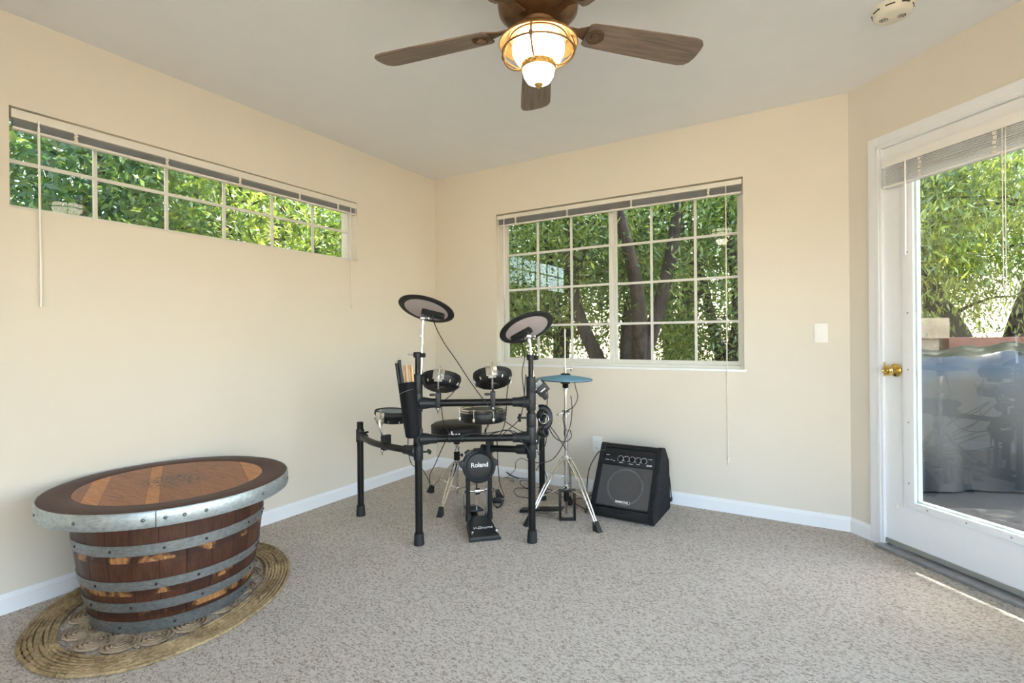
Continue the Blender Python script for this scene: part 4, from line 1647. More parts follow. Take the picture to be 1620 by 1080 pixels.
# ---- hi-hat stand with its pad
HH = Vector((1.494, -.587, 0))
hat = thing('hi_hat_stand', 'chrome hi-hat stand on splayed double legs beside the amplifier', 'stand', HH)
b = MB()
b.cyl(at(HH, .155), at(HH, .640), .0125, seg=20)
b.cyl(at(HH, .640), at(HH, .805), .0095, seg=18)
b.build('column', 'chrome', hat)
b = MB()
b.cyl(at(HH, .60), at(HH, .655), .018, seg=18)
b.cyl(at(HH, .63) - VR * .03, at(HH, .63) + VR * .02, .006, seg=8)
b.sphere(at(HH, .625) - VR * .045, .010, 10, (1.4, .6, .8))
b.box((-.018, -.014, .640), (.026, .014, .652), .003, Matrix.Translation(HH))
b.build('height_clamp', 'chrome', hat)
b = MB()
b.cyl(at(HH, .78), at(HH, .812), .024, .018, 20)
b.cyl(at(HH, .75), at(HH, .785), .014, seg=16)
b.build('seat_cup', 'chrome', hat)
b = MB()
b.cyl(at(HH, .80), at(HH, 1.145), .0028, seg=8)
b.build('pull_rod', 'steel', hat)
b = MB()
b.cyl(at(HH, .866), at(HH, .880), .013, seg=16)
b.cyl(at(HH, .880), at(HH, .915), .0075, seg=14)
b.cyl(at(HH, .902), at(HH, .902) + VR * .03, .004, seg=8)
b.sphere(at(HH, .902) + VR * .036, .010, 10, (.8, .6, 1.4))
b.build('clutch', 'steel', hat)
b = MB()
b.cyl(at(HH, .345), at(HH, .375), .022, seg=18)
b.cyl(at(HH, .36) - VR * .01, at(HH, .36) - VR * .03, .004, seg=8)
b.sphere(at(HH, .36) - VR * .03, .008, 8)
b.build('leg_collar', 'chrome', hat)
b = MB()
b.cyl(at(HH, .165), at(HH, .20), .018, seg=18)
b.build('brace_collar', 'chrome', hat)
b = MB()
b.cyl(at(HH, .25) - VR * .008, at(HH, .25) - VR * .024, .004, seg=8)
b.sphere(at(HH, .25) - VR * .024, .007, 8)
b.build('leg_bolt', 'chrome', hat)
for f in ((1.748, -.706), (1.352, -.826), (1.405, -.345)):
    tripod_leg(HH, Vector((f[0], f[1], 0)), .362, .185, hat, .0065, .014, .02)
# pedal: U frame under the column, footboard pointing to the stool
PF = axes(HH, (-.985, -.17, 0), (.17, -.985, 0), (0, 0, 1))       # x towards the stool
PG = axes(HH - VF * .045, VF, -VR, (0, 0, 1))                       # frame faces the room
b = MB(PG)
b.box((-.012, -.050, 0), (.012, -.036, .185), .002).box((-.012, .036, 0), (.012, .050, .185), .002).box((-.012, -.05, 0), (.012, .05, .014), .002)
b.box((-.010, -.05, .170), (.010, .05, .186), .002)
b.build('pedal_frame', 'black_metal', hat)
b = MB(PF)
b.cyl((0, 0, .10), (0, 0, .19), .016, seg=14)
b.build('spring_housing', 'black_metal', hat)
b = MB(PF)
b.box((-.004, -.006, .03), (.004, .006, .11))
b.build('chain', 'chrome', hat, smooth=0)
b = MB(PF @ Matrix.Translation((.275, 0, .020)) @ Matrix.Rotation(R(7), 4, 'Y'))
b.box((-.255, -.036, -.004), (-.055, .036, .006), .003)
b.box((-.050, -.032, -.014), (.02, .032, .004), .003)
b.build('footboard', 'black_metal', hat)
b = MB(PF)
for y in (-.045, .045):
    b.cyl((0, y, .012), (.27, y * .6, .010), .004, seg=8)
b.build('frame_rod', 'chrome', hat)

hpd = thing('hi_hat_pad', 'blue-grey disc-shaped hi-hat pad on the chrome stand', 'cymbal pad', at(HH, .812))
HP = Matrix.Translation(at(HH, .848)) @ Matrix.Rotation(R(1.5), 4, 'Y')
b = MB(HP)
b.lathe([(.030, .018), (.040, .013), (.09, .008), (.155, -.003), (.163, -.006), (.1635, -.009)], 64)
b.lathe([(.030, .018), (.026, .014), (.163, -.009)], 64)
b.build('rubber_top', 'pad_blue', hpd, 'blue grey rubber striking surface')
b = MB(HP)
b.lathe([(.1636, -.0085), (.1632, -.0125), (.158, -.0140), (.10, -.012), (0, -.012), (0, -.006), (.1636, -.0085)], 64)
b.build('lower_shell', 'rubber', hpd)
b = MB(HP)
b.lathe([(0, .016), (.031, .016), (.028, .024), (.016, .028), (0, .028)], 28)
b.build('bell', 'black_plastic', hpd)
b = MB(HP)
b.cyl((0, 0, -.036), (0, 0, -.010), .030, seg=22)
b.box((-.052, -.012, -.030), (-.02, .012, -.012), .003)
b.build('sensor_housing', 'black_plastic', hpd)

# ---- stick holder and sticks
b0, b1 = Vector((1.010, -1.408, .578)), Vector((.963, -1.398, .862))
bm_, BL = frame_of(b0, b1)
bag = thing('stick_holder', 'black fabric stick holder clipped to the rack post', 'stick holder', b0)
b = MB(bm_)
b.lathe([(0, .0), (.022, .0), (.036, .008), (.0385, .03), (.043, BL * .5), (.0445, BL), (.0420, BL), (.040, BL * .5), (.034, .03), (0, .02)], 28)
b.build('tube', 'fabric_black', bag)
b = MB(bm_)
b.torus(.0452, .0012, 40, 6, Matrix.Translation((0, 0, BL - .050)) @ Matrix.Rotation(R(-14), 4, 'Y'))
b.build('piping', 'steel', bag)
b = MB(bm_)
b.torus(.0385, .0018, 40, 6, Matrix.Translation((0, 0, .022)))
b.build('hem', 'fabric_black', bag)
b = MB()
q = at(pB, .800)
b.cyl(q - VR * .045 - VF * .03, q, .010, seg=10)
b.build('clip', 'black_plastic', bag)


def dep(u, v, d):
    a, c = (u - 810) / 813.786, (532.92 - v) / 813.786
    return CAM + (VF + VR * a + UP * c) * d


ax_ = (b1 - b0).normalized()
for k, (du, dv, zt, lab) in enumerate(((-.019, .014, .952, 'pale wooden drumstick next to the two black brushes'), (-.005, .004, .955, 'second pale wooden drumstick from the black brushes'),
                                   (.010, .012, .953, 'third pale wooden drumstick from the black brushes'), (.025, .000, .955, 'pale wooden drumstick closest to the rack post'))):
    off = VR * du + VF * dv
    lo = b0 + ax_ * .06 + off * .95
    hi = b1 + off + UP * (zt - b1.z)
    m, L = frame_of(lo, hi)
    o = MB().lathe([(0, 0), (.0068, .003), (.0068, L - .008), (.0045, L), (0, L)], 12, m).build('drumstick', 'tan_wood')
    tag(o, lab, 'drumstick', 'pale drumsticks in the holder')
for k, (du, dv, ln, lab) in enumerate(((-.026, -.008, .385, 'shorter black drum brush leaning from the stick holder'), (-.012, -.012, .402, 'taller black drum brush leaning from the stick holder'))):
    off = VR * du + VF * dv
    lo = b0 + ax_ * .06 + off * 1.2
    hi = lo + (ax_ + VR * (-.035)).normalized() * (ln - .06)
    br_ = thing('drum_brush', lab, 'drum brush', lo, 'black brushes in the holder')
    m, L = frame_of(lo, hi)
    MB().lathe([(0, 0), (.0085, .003), (.0085, L - .01), (.0085, L), (0, L)], 14, m).build('handle', 'black_plastic', br_)
    MB().lathe([(.006, L), (.0094, L), (.0094, L + .008), (.006, L + .009)], 14, m).build('end_cap', 'rubber', br_)
    MB(m).torus(.006, .0016, 16, 6, Matrix.Translation((0, 0, L + .013)) @ Matrix.Rotation(PI / 2, 4, 'X')).build('pull_loop', 'steel', br_)

# ---- drum module on its bracket behind the right post
mc = dep(856, 612, 2.86)
mod = thing('drum_module', 'small black drum sound module tilted on the rack behind the post', 'drum module', mc - UP * .05)
mx_ = (VR * math.cos(R(40)) + UP * math.sin(R(40)))
my_ = (-VR * math.sin(R(40)) + UP * math.cos(R(40)))
MM = axes(mc, mx_, my_, mx_.cross(my_))
b = MB(MM)
b.box((-.040, -.030, -.09), (.030, .018, .09), .006)
bo_ = b.build('case', 'black_plastic', mod)
b = MB(MM)
b.box((-.030, .018, -.085), (.020, .046, .085), .004)
b.build('face_panel', 'grey_screen', mod)
b = MB(MM)
b.box((-.020, -.012, .090), (.012, -.006, .0905))
b.build('panel_print', 'print_white', bo_, smooth=0)
b = MB()
b.cyl(mc - UP * .02, at(pC, .80) + VF * .02, .012, seg=12)
b.box((-.035, -.065, -.04), (-.005, -.03, .04), .004, MM)
b.build('mount_arm', 'black_plastic', mod)

# ---- headphones hanging on the post
hc = dep(858, 661, 2.84)
hdp = thing('headphones', 'black over-ear headphones hanging behind the rack post', 'headphones', hc - UP * .09)
hx = (VR * .80 + VF * .6).normalized()
HQ = axes(hc, VR, VF, UP)
b = MB(HQ)
arc = [(.040 * math.cos(a) * 1.02 - .002, .012 * math.sin(a), .056 * math.sin(a)) for a in [R(-115 + 230 * i / 26) for i in range(27)]]
b.tube(arc, .0085, 10, flat=1.9)
b.build('headband', 'black_plastic', hdp)
arc2 = [(x * .83, y, z * .83) for x, y, z in arc]
MB(HQ).tube(arc2, .0045, 8, flat=2.2).build('headband_pad', 'vinyl_black', hdp)
for (ox, oz, dx, dz) in ((-.012, .018, .7, -.25), (-.002, -.078, .75, .3)):
    e = Vector((dx, -.55, dz)).normalized()
    m, _ = frame_of(HQ @ Vector((ox, -.005, oz)), HQ @ (Vector((ox, -.005, oz)) + e * .03))
    q = MB(m)
    q.lathe([(0, -.016), (.024, -.015), (.031, -.006), (.032, .006), (.026, .012), (0, .013)], 28)
    ec = q.build('ear_cup', 'black_plastic', hdp)
    q = MB(m)
    q.torus(.023, .009, 28, 10, Matrix.Translation((0, 0, .014)))
    q.build('ear_cushion', 'vinyl_black', ec)
b = MB(HQ)
b.torus(.026, .0030, 28, 8, Matrix.Translation((.002, -.03, .0)) @ Matrix.Rotation(R(80), 4, 'X'))
b.build('yoke', 'chrome', hdp)
# ------------------------------------------------------------------ cables, each one a thing
CABLES = {
    'crash_l': [(1.041, -1.284, 1.216), (1.071, -1.289, 1.151), (1.121, -1.282, 1.067), (1.187, -1.266, 0.977), (1.263, -1.243, 0.862), (1.332, -1.201, 0.753), (1.397, -1.138, 0.663), (1.457, -1.090, 0.608), (1.489, -1.059, 0.592)],
    'tom1': [(1.124, -1.186, 0.828), (1.131, -1.229, 0.798), (1.096, -1.250, 0.761), (1.056, -1.228, 0.732), (1.058, -1.226, 0.670), (1.070, -1.220, 0.612), (1.149, -1.265, 0.582), (1.184, -1.267, 0.569), (1.209, -1.229, 0.581), (1.246, -1.136, 0.569)],
    'left_pad': [(0.742, -1.184, 0.627), (0.813, -1.235, 0.539), (0.829, -1.249, 0.464), (0.778, -1.163, 0.358), (0.694, -0.979, 0.280), (0.563, -0.767, 0.140), (0.426, -0.574, 0.006)],
    'throne_side': [(1.156, -1.307, 0.577), (1.102, -1.293, 0.502), (0.956, -1.171, 0.381), (0.734, -0.955, 0.240), (0.606, -0.799, 0.120), (0.469, -0.618, 0.006)],
    'tom2': [(1.366, -1.040, 0.846), (1.349, -1.027, 0.779), (1.324, -0.995, 0.686), (1.314, -1.001, 0.609), (1.323, -1.066, 0.565), (1.315, -1.118, 0.566)],
    'post': [(1.508, -1.094, 0.902), (1.502, -1.098, 0.817), (1.491, -1.093, 0.743), (1.468, -1.095, 0.669), (1.422, -1.123, 0.616), (1.388, -1.155, 0.582), (1.354, -1.176, 0.566)],
    'bar': [(1.314, -1.188, 0.578), (1.363, -1.159, 0.597), (1.400, -1.125, 0.608), (1.449, -1.130, 0.597), (1.493, -1.127, 0.561), (1.521, -1.110, 0.521), (1.527, -1.082, 0.474)],
    'bar2': [(1.206, -1.254, 0.572), (1.235, -1.225, 0.590), (1.309, -1.168, 0.590), (1.389, -1.120, 0.603), (1.418, -1.078, 0.596), (1.448, -1.037, 0.564)],
    'crash_r': [(1.431, -1.024, 1.087), (1.468, -1.048, 1.033), (1.488, -1.071, 0.987), (1.481, -1.087, 0.908), (1.484, -1.074, 0.807), (1.491, -1.081, 0.742)],
    'module': [(1.484, -0.851, 0.836), (1.499, -0.842, 0.811), (1.492, -0.823, 0.748), (1.476, -0.809, 0.673), (1.447, -0.816, 0.617)],
    'phones': [(1.492, -0.893, 0.593), (1.494, -0.845, 0.536), (1.464, -0.805, 0.472), (1.415, -0.776, 0.414), (1.380, -0.680, 0.326), (1.353, -0.580, 0.234), (1.290, -0.443, 0.120), (1.184, -0.278, 0.006)],
    'phones2': [(1.433, -0.824, 0.527), (1.412, -0.801, 0.441), (1.374, -0.684, 0.353), (1.348, -0.700, 0.292)],
    'loop': [(1.510, -0.859, 0.604), (1.508, -0.778, 0.526), (1.523, -0.711, 0.487), (1.533, -0.646, 0.480), (1.540, -0.607, 0.500), (1.525, -0.592, 0.534)],
    'loop2': [(1.513, -0.857, 0.611), (1.514, -0.775, 0.548), (1.507, -0.662, 0.461), (1.509, -0.614, 0.415)],
    'hat': [(1.558, -0.596, 0.825), (1.573, -0.610, 0.786), (1.586, -0.614, 0.738), (1.567, -0.626, 0.686), (1.527, -0.638, 0.655), (1.499, -0.632, 0.622), (1.497, -0.621, 0.575), (1.510, -0.613, 0.529)],
    'hat2': [(1.530, -0.590, 0.740), (1.536, -0.586, 0.668), (1.529, -0.590, 0.580), (1.517, -0.621, 0.508), (1.501, -0.666, 0.439), (1.484, -0.734, 0.388), (1.487, -0.850, 0.390), (1.505, -1.002, 0.425), (1.512, -1.068, 0.463)],
    'kick': [(1.300, -1.057, 0.547), (1.291, -1.038, 0.463), (1.283, -1.020, 0.371), (1.269, -0.981, 0.271), (0.980, -0.484, 0.030), (1.031, -0.582, 0.006), (1.036, -0.651, 0.006), (0.963, -0.591, 0.006), (0.913, -0.522, 0.030)],
    'kick2': [(0.904, -0.516, 0.040), (0.875, -0.433, 0.040), (0.923, -0.451, 0.030), (0.978, -0.506, 0.006), (1.037, -0.622, 0.006), (1.036, -0.665, 0.006)],
    'floor1': [(1.183, -0.420, 0.006), (1.106, -0.387, 0.006), (1.039, -0.392, 0.006), (0.954, -0.308, 0.006), (0.934, -0.232, 0.006), (0.990, -0.200, 0.006), (1.038, -0.155, 0.006)],
    'floor2': [(1.085, -0.275, 0.207), (1.015, -0.294, 0.243), (0.976, -0.317, 0.216), (0.972, -0.320, 0.167), (0.726, 0.040, 0.006), (0.792, -0.087, 0.006), (0.827, -0.107, 0.006), (0.776, 0.005, 0.006), (0.701, 0.112, 0.006)],
    'floor3': [(0.908, 0.083, 0.020), (0.803, 0.087, 0.020), (0.716, 0.038, 0.050), (0.770, 0.026, 0.020), (0.832, -0.021, 0.010)],
    'floor4': [(0.917, 0.064, 0.006), (0.858, 0.031, 0.006), (0.889, -0.110, 0.006), (0.958, -0.182, 0.006), (1.044, -0.223, 0.006)],
    'to_amp': [(1.054, -0.146, 0.006), (1.131, -0.138, 0.006), (1.212, -0.178, 0.006), (1.308, -0.255, 0.006), (1.374, -0.265, 0.006), (1.450, -0.342, 0.006), (1.527, -0.398, 0.006), (1.578, -0.396, 0.006)],
    'to_amp2': [(1.387, -0.273, 0.006), (1.423, -0.221, 0.006), (1.450, -0.175, 0.006), (1.467, -0.083, 0.006)],
    'amp': [(1.655, -0.335, 0.372), (1.650, -0.360, 0.385), (1.625, -0.400, 0.370), (1.585, -0.440, 0.280), (1.575, -0.460, 0.170), (1.590, -0.500, 0.060), (1.570, -0.470, 0.008), (1.530, -0.400, 0.006)],
    'powerw': [(1.455, -0.030, 0.330), (1.470, -0.070, 0.280), (1.475, -0.080, 0.150), (1.450, -0.090, 0.030), (1.400, -0.100, 0.008)],
}
CABLE_LABELS = {
    'crash_l': 'long black cable slanting from the corner cymbal pad to the right post',
    'tom1': 'black cable dropping from the drum pad beside the stick holder',
    'left_pad': 'black cable running from the level pad down to a stool foot',
    'throne_side': 'black cable falling from the lower crossbar to a stool foot',
    'tom2': 'black cable hanging from the drum pad between rack and window',
    'post': 'black cable curving off the right rack post to the lower crossbar',
    'bar': 'black cable looping from the lower crossbar over the right post',
    'bar2': 'black cable tied along the lower crossbar',
    'crash_r': 'black cable running down the post from the cymbal pad before the window',
    'module': 'short black cable curling out of the drum module',
    'phones': 'black cable trailing from the headphones to the carpet',
    'phones2': 'short black cable hanging below the headphones',
    'loop': 'black cable looping from the headphones round the hi-hat column',
    'loop2': 'straight black cable from the headphones to the hi-hat column',
    'hat': 'black cable hanging from the underside of the hi-hat pad',
    'hat2': 'black cable sagging from the hi-hat cup to the rack post',
    'kick': 'black cable dropping from the inner arm to beside the kick tower',
    'kick2': 'small black coil of cable beside the kick tower',
    'floor1': 'black cable loop lying on carpet behind the right rack post',
    'floor2': 'thin black cable curling up against the baseboard',
    'floor3': 'stiff bent black cable in front of the baseboard',
    'floor4': 'short kinked black cable on carpet behind the rack post',
    'to_amp': 'black cable on carpet running to the amplifier',
    'to_amp2': 'short black cable on carpet at the amplifier corner',
    'amp': 'black signal cable arching out of the amplifier input',
    'powerw': 'white power cord dropping from the wall outlet',
}
for k, pts in CABLES.items():
    r = .0026 if k not in ('floor2', 'powerw', 'amp') else .0032 if k == 'amp' else .0022
    pts = [(x, min(y, -.03), max(z, r + .0005)) for x, y, z in pts]
    o = MB().tube(spline(pts, 6), r, 7).build('cable', 'cable_white' if k == 'powerw' else 'cable')
    tag(o, CABLE_LABELS[k], 'cable', 'cables of the drum kit')
for (t_, lab) in ((.235, 'grey cable tie strap around the lower crossbar nearer the kick pad centre'), (.165, 'grey cable tie strap around the lower crossbar above the stool column')):
    q_ = at(pB + TT * t_, .560)
    m_, _ = frame_of(q_ - TT * .006, q_ + TT * .006)
    o = MB().lathe([(.0192, 0), (.0212, 0), (.0212, .011), (.0192, .011), (.0192, 0)], 22, m_).build('cable_strap', 'slate_plastic', rack)
w_ = thing('power_adapter', 'black power adapter lying on the carpet beside the kick tower', 'adapter', (.977, -.558, 0))
AD = Matrix.Translation((.977, -.558, .0)) @ Matrix.Rotation(R(30), 4, 'Z')
MB(AD).box((-.03, -.022, .001), (.03, .022, .03), .005).build('case', 'black_plastic', w_)
MB(AD).cyl((.03, 0, .015), (.045, 0, .013), .006, .004, 10).build('strain_relief', 'cable', w_)
# ------------------------------------------------------------------ outdoors
def leaf_mat(name, stops, trans=0.45):
    m = Mat(name)
    m.n.remove(m.b)
    geo = m.node('ShaderNodeNewGeometry')
    c = m.ramp(geo.outputs['Random Per Island'], stops)
    big = m.noise(geo.outputs['Position'], 1.1, 3, .6)
    c = m.mix(.45, c, m.ramp(big, [(.36, stops[0][1]), (.64, stops[-1][1])]))
    di = m.node('ShaderNodeBsdfDiffuse')
    tr = m.node('ShaderNodeBsdfTranslucent')
    gl = m.node('ShaderNodeBsdfGlossy')
    gl.inputs['Roughness'].default_value = .45
    gl.inputs['Color'].default_value = (.8, .9, 1, 1)
    m.l.new(c, di.inputs['Color'])
    m.l.new(m.mix(1.0, c, (1.0, 1.0, .55), 'MULTIPLY'), tr.inputs['Color'])
    a = m.node('ShaderNodeMixShader')
    a.inputs[0].default_value = trans
    m.l.new(di.outputs[0], a.inputs[1])
    m.l.new(tr.outputs[0], a.inputs[2])
    b_ = m.node('ShaderNodeMixShader')
    b_.inputs[0].default_value = .06
    m.l.new(a.outputs[0], b_.inputs[1])
    m.l.new(gl.outputs[0], b_.inputs[2])
    m.l.new(b_.outputs[0], m.out.inputs['Surface'])
    return m.m


M['leaf_green'] = leaf_mat('green_leaves', [(0.0, (0.030, 0.090, 0.022)), (0.5, (0.11, 0.25, 0.055)), (0.85, (0.28, 0.42, 0.09)), (1.0, (0.55, 0.62, 0.18))])
M['leaf_cool'] = leaf_mat('blue_green_leaves', [(0.0, (0.022, 0.075, 0.040)), (0.5, (0.055, 0.16, 0.075)), (0.88, (0.12, 0.27, 0.10)), (1.0, (0.32, 0.45, 0.16))])
M['leaf_lime'] = leaf_mat('lime_leaves', [(0.0, (0.030, 0.085, 0.020)), (0.40, (0.12, 0.24, 0.045)), (0.8, (0.38, 0.50, 0.08)), (1.0, (0.62, 0.66, 0.16))], .55)


def bark():
    m = Mat('grey_brown_bark').set(Roughness=.9)
    v = m.coord((6, 6, 1.2))
    n = m.noise(v, 4, 5, .7, .6)
    m.color(m.ramp(n, [(.3, (.020, .015, .012)), (.7, (.10, .075, .062))]))
    return m.bump(n, .8, .03).m


M['bark'] = bark()


def foliage_mesh(name, n, seed, rx, rz, cz, mat, leaf=(.095, .030), droop=.5, clusters=150, shell=.45):
    g = np.random.default_rng(seed)
    d = g.normal(size=(clusters, 3))
    d /= np.linalg.norm(d, axis=1)[:, None]
    rad = (shell + (1 - shell) * g.random(clusters)) ** .6
    cc = d * rad[:, None] * np.array([rx, rx, rz]) + np.array([0, 0, cz])
    idx = g.integers(0, clusters, n)
    sig = rx * .17
    p = cc[idx] + g.normal(size=(n, 3)) * np.array([sig, sig, sig * .75])
    out = p - cc[idx]
    out /= (np.linalg.norm(out, axis=1)[:, None] + 1e-6)
    ax = out * .6 + g.normal(size=(n, 3)) * .55 + np.array([0, 0, -droop])
    ax /= np.linalg.norm(ax, axis=1)[:, None]
    s = np.cross(ax, g.normal(size=(n, 3)))
    s /= np.linalg.norm(s, axis=1)[:, None]
    nr = np.cross(ax, s)
    L = leaf[0] * g.uniform(.65, 1.25, n)[:, None]
    w = leaf[1] * g.uniform(.7, 1.2, n)[:, None]
    v = np.empty((n, 4, 3))
    v[:, 0] = p
    v[:, 1] = p + ax * L * .45 + s * w * .5 + nr * w * .15
    v[:, 2] = p + ax * L - nr * w * .2
    v[:, 3] = p + ax * L * .45 - s * w * .5 + nr * w * .15
    me = bpy.data.meshes.new(name)
    me.vertices.add(n * 4)
    me.vertices.foreach_set('co', v.reshape(-1).astype(np.float32))
    me.loops.add(n * 4)
    me.loops.foreach_set('vertex_index', np.arange(n * 4, dtype=np.int32))
    me.polygons.add(n)
    me.polygons.foreach_set('loop_start', np.arange(0, n * 4, 4, dtype=np.int32))
    me.polygons.foreach_set('loop_total', np.full(n, 4, dtype=np.int32))
    me.update(calc_edges=True)
    me.materials.append(M[mat])
    return me, cc


def trunk_mesh(name, seed, cc, h, r=.11, stems=3, lean=.5):
    g = random.Random(seed)
    b = MB()
    forks = []
    for s in range(stems):
        a = 2 * PI * s / stems + g.random()
        tip = Vector((math.cos(a) * lean * g.uniform(.6, 1.3), math.sin(a) * lean * g.uniform(.6, 1.3), h * g.uniform(.75, 1.0)))
        mid = tip * .45 + Vector((g.uniform(-.15, .15), g.uniform(-.15, .15), 0))
        pts = spline([Vector((math.cos(a) * .06, math.sin(a) * .06, -.1)), mid * .5 + Vector((g.uniform(-.08, .08), 0, 0)), mid, tip * .75 + Vector((0, g.uniform(-.12, .12), 0)), tip], 4)
        k = len(pts)
        b.tube(pts, [r * (1 - .8 * i / (k - 1)) * (1.25 if i == 0 else 1) for i in range(k)], 9)
        forks += [(pts[i], r * (1 - .8 * i / (k - 1))) for i in range(k // 3, k)]
    for q in range(0, len(cc), 3):
        t = Vector(cc[q])
        f, fr = min(forks, key=lambda e: (e[0] - t).length + (2.0 if e[0].z > t.z + .3 else 0))
        m = (f + t) / 2 + Vector((g.uniform(-.1, .1), g.uniform(-.1, .1), .12))
        b.tube(spline([f, m, t], 3), [min(fr * .5, .03) * (1 - .13 * i) for i in range(7)], 5)
    return b.mesh(name, 'bark', smooth=60)


kinds = {}
for key, seed, rx, rz, cz, mat, lf, n, st, ln, h, dr, rr in (
        ('a', 1, 1.75, 2.3, 2.7, 'leaf_green', (.085, .028), 40000, 3, .75, 3.6, .35, .12),
        ('b', 2, 1.60, 2.0, 2.9, 'leaf_green', (.080, .027), 36000, 2, .6, 3.6, .45, .10),
        ('c', 3, 1.90, 2.2, 3.0, 'leaf_cool', (.095, .033), 36000, 3, .8, 3.8, .45, .13),
        ('d', 4, 2.10, 2.4, 3.1, 'leaf_lime', (.100, .022), 42000, 2, .9, 3.9, 1.0, .15),
        ('e', 5, 3.20, 3.2, 4.6, 'leaf_lime', (.105, .024), 110000, 2, 1.2, 5.6, 1.0, .20),
        ('f', 6, 3.10, 3.4, 4.9, 'leaf_green', (.105, .036), 66000, 3, 1.1, 6.0, .4, .18),
        ('g', 7, 1.9, 1.5, 3.9, 'leaf_green', (.085, .028), 20000, 4, 1.25, 4.6, .4, .13)):
    fm, cc = foliage_mesh('foliage', n, seed, rx, rz, cz, mat, lf, dr, 150 if rx < 3 else 330)
    kinds[key] = (fm, trunk_mesh('trunk', seed + 20, cc, h, rr, st, ln))

GZ = -0.18


def ground_z(x, y):
    dx = max(0.0, -2.5 - x, x - 7.5)
    dy = max(0.0, y - 6.5, -6 - y)
    d = math.hypot(dx, dy)
    t = min(1.0, d / 9.0)
    return GZ + (t * t * (3 - 2 * t)) * 1.55 + max(0, d - 9) * .05


def tree(key, x, y, rz, sc, label, zs=1.0):
    fm, tm = kinds[key]
    z = ground_z(x, y)
    o = thing('tree', label, 'tree', (x, y, z), 'trees around the house')
    S = Matrix.Translation((x, y, z)) @ Matrix.Rotation(rz, 4, 'Z') @ Matrix.Diagonal((sc, sc, sc * zs, 1))
    inst('trunk', tm, S, o)
    f = inst('foliage', fm, S, o)
    f['kind'] = 'stuff'
    return o


for a in (
    ('a', 1.75, 4.0, 0.3, 1.0, 'leafy tree behind the right half of the wide window'),
    ('g', 0.85, 2.5, 0.9, .95, 'dark-stemmed tree with high branches close outside the wide window'),
    ('b', -0.55, 3.5, 1.9, 1.05, 'leafy tree behind the left half of the wide window'),
    ('a', -2.3, 4.3, 2.6, 1.05, 'leafy tree at the far left edge of the wide window'),
    ('f', 0.6, 6.3, 4.0, 1.0, 'tall tree filling the middle of the wide window from behind'),
    ('f', 2.9, 8.6, 5.1, 1.0, 'tall tree between the wide window and the patio door'),
    ('c', -3.9, 7.2, 0.9, 1.2, 'distant blue-green tree low in the wide window'),
    ('c', -2.7, -2.35, 0.4, 0.95, 'dark blue-green tree at the left end of the high strip window'),
    ('a', -2.9, -0.25, 3.3, 1.0, 'broad leafy tree in the middle of the high strip window'),
    ('c', -4.8, -1.1, 2.0, 1.2, 'dark tree further back in the high strip window'),
    ('b', -4.0, 2.2, 5.4, 1.1, 'sunlit tree at the right end of the high strip window'),
    ('d', -6.0, 3.4, 1.2, 1.15, 'yellow-green tree far behind the strip window branches'),
    ('e', 4.75, 5.5, 2.2, 1.0, 'lime-green drooping tree with thick trunk seen through the patio door'),
    ('a', 3.45, 7.2, 0.8, .9, 'dark leafy tree beside the stone pier through the door glass'),
    ('d', 3.9, 12.5, 4.4, 1.15, 'bright yellow-green tree far beyond the garden wall'),
    ('e', 8.6, 10.5, 0.2, 1.0, 'lime tree beyond the covered patio furniture'),
    ('c', 7.0, 4.4, 3.0, .9, 'blue-green tree hanging over the end of the garden wall'),
):
    tree(*a)


def terrain_mat():
    m = Mat('dry_garden_ground').set(Roughness=.95)
    v = m.coord()
    n = m.noise(v, .9, 5, .65)
    n2 = m.noise(v, 26, 4, .7)
    c = m.ramp(n, [(.38, (.20, .21, .09)), (.5, (.52, .42, .28)), (.62, (.66, .56, .42))])
    c = m.mix(.4, c, m.ramp(n2, [(.35, (.20, .14, .08)), (.65, (.70, .58, .42))]))
    m.color(c)
    return m.bump(n2, .5, .04).m


M['terrain'] = terrain_mat()
NX, NY = 70, 70
gx = [-30 + 66 * i / (NX - 1) for i in range(NX)]
gy = [-26 + 72 * j / (NY - 1) for j in range(NY)]
vs = [(x, y, ground_z(x, y) + .05 * math.sin(x * 1.7) * math.sin(y * 1.3) - .03) for y in gy for x in gx]
fs = [(j * NX + i, j * NX + i + 1, (j + 1) * NX + i + 1, (j + 1) * NX + i) for j in range(NY - 1) for i in range(NX - 1)]
struct(MB().add(vs, fs).build('ground', 'terrain'), 'dry tan garden ground rising away from the house')
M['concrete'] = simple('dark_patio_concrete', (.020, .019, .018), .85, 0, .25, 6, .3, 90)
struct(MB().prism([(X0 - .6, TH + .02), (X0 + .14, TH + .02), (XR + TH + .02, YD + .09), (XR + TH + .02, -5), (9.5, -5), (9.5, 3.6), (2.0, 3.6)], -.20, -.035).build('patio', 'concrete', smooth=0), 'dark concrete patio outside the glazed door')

# low garden wall with terracotta coping, stone pier
M['stucco'] = simple('tan_stucco', (.50, .38, .24), .9, 0, .12, 9, .4, 60)
M['terracotta'] = simple('terracotta_coping', (.19, .062, .034), .7, 0, .22, 12, .3, 40)
M['stone'] = simple('tan_stone', (.36, .26, .165), .85, 0, .22, 16, .5, 50)
WX = axes((3.93, 3.40, 0), (.93, .37, 0), (-.37, .93, 0), (0, 0, 1))
gw_ = thing('garden_wall', 'low tan garden wall with a red-brown coping outside the door', 'garden wall', WX @ Vector((2.3, .1, -.06)))
MB(WX).box((.0, .04, -.06), (4.6, .22, .89)).build('wall_body', 'stucco', gw_, smooth=0)
for k in range(5):
    MB(WX).box((.0 + .92 * k, .0, .89), (.0 + .92 * k + .914, .26, 1.055), .012).build('coping', 'terracotta', gw_)
pier = thing('stone_pier', 'stacked tan stone pier at the end of the garden wall', 'pier', WX @ Vector((-.22, .12, -.06)))
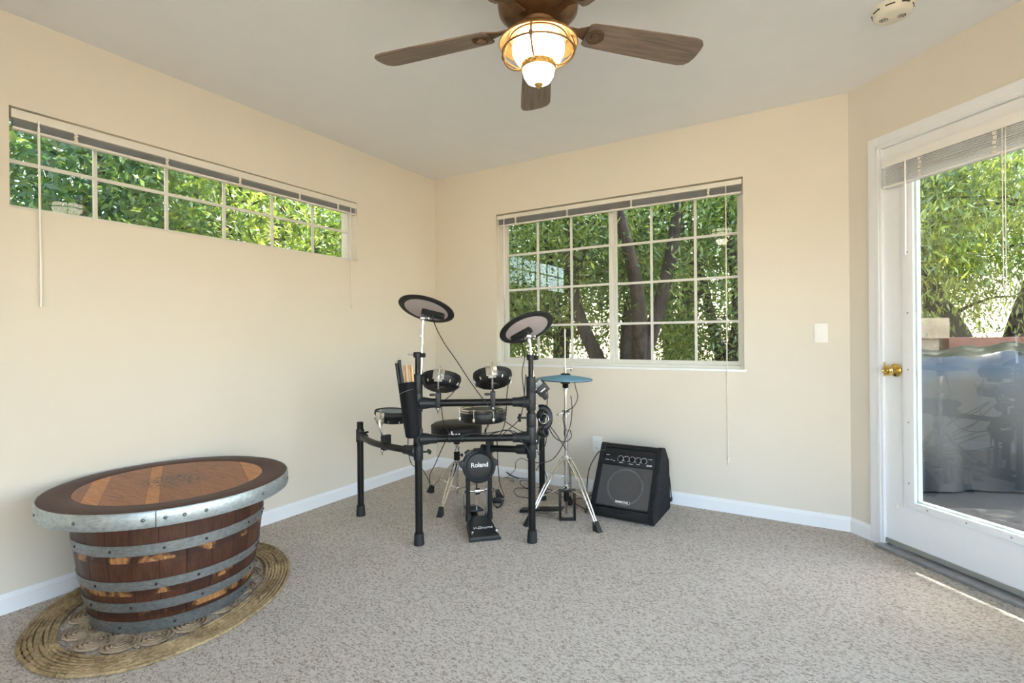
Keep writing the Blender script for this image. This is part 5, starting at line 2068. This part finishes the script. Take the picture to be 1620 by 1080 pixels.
for k, (w_, z0, z1) in enumerate(((.15, -.06, .22), (.14, .225, .5), (.15, .505, .78), (.13, .785, 1.04), (.19, 1.045, 1.255))):
    MB(WX).box((-.22 - w_, .12 - w_, z0), (-.22 + w_, .12 + w_, z1), .014).build('stone', 'stone', pier)

# covered patio furniture
M['cover'] = simple('slate_vinyl_cover', (.010, .014, .018), .32, 0, .25, 5, .15, 12, .4)
CVX = axes((4.02, 2.12, 0), (.90, .436, 0), (-.436, .90, 0), (0, 0, 1))
nx, ny = 56, 36
hxw, hyw, hz = 1.02, .48, .965
vs, fs = [], []
gq = random.Random(3)
for j in range(ny + 1):
    for i in range(nx + 1):
        u, v = -1.35 + 2.7 * i / nx, -1.7 + 3.4 * j / ny
        # sheet draped over a box: past the edge it falls
        ex, ey = max(0, abs(u) - 1), max(0, abs(v) - 1)
        x = max(-1, min(1, u)) * hxw
        y = max(-1, min(1, v)) * hyw
        drop = max(ex / .35, ey / .7)
        ripple = .030 * math.sin(9 * u + 2 * v) * min(1, drop * 1.4) + .015 * math.sin(23 * u - 3 * v) * drop
        sag = .05 * math.sin(2.3 * u + .4) * math.cos(1.5 * v) - .13 * max(0, u - .1) ** 2
        sag += .022 * math.sin(11 * u + 5 * v) * math.sin(4 * v + 1.3) + .012 * math.sin(19 * u - 7 * v)
        z = hz + sag - .02 * (u * u + v * v)
        if drop > 0:
            z = z * (1 - drop ** 1.0) + (-.02) * drop
            if ey > 0:
                y += math.copysign(.07 * drop + ripple, v)
            if ex > 0:
                x += math.copysign(.10 * drop + ripple, u)
        vs.append((x, y, max(z, -.03)))
for j in range(ny):
    for i in range(nx):
        a = j * (nx + 1) + i
        fs.append((a, a + 1, a + nx + 2, a + nx + 1))
cv = MB(CVX).add(vs, fs).build('furniture_cover', 'cover', smooth=60)
tag(cv, 'slate-grey vinyl cover draped over furniture on the patio', 'cover')

# pale rail fence on the slope
fen = thing('rail_fence', 'pale rail fence on the sunny slope beyond the garden wall', 'fence', (5.0, 14.0, ground_z(5, 14)))
M['pale_rail'] = simple('pale_rail', (.62, .60, .58), .8)
for k in range(7):
    x = 0.5 + 1.9 * k
    z = ground_z(x, 14)
    MB().box((x - .05, 13.95, z - .1), (x + .05, 14.05, z + .75), .01).build('fence_post', 'pale_rail', fen)
    if k < 6:
        z2 = ground_z(x + 1.9, 14)
        for h in (.3, .6):
            MB().cyl((x, 14, z + h), (x + 1.9, 14, z2 + h), .035, seg=8).build('fence_rail', 'pale_rail', fen)
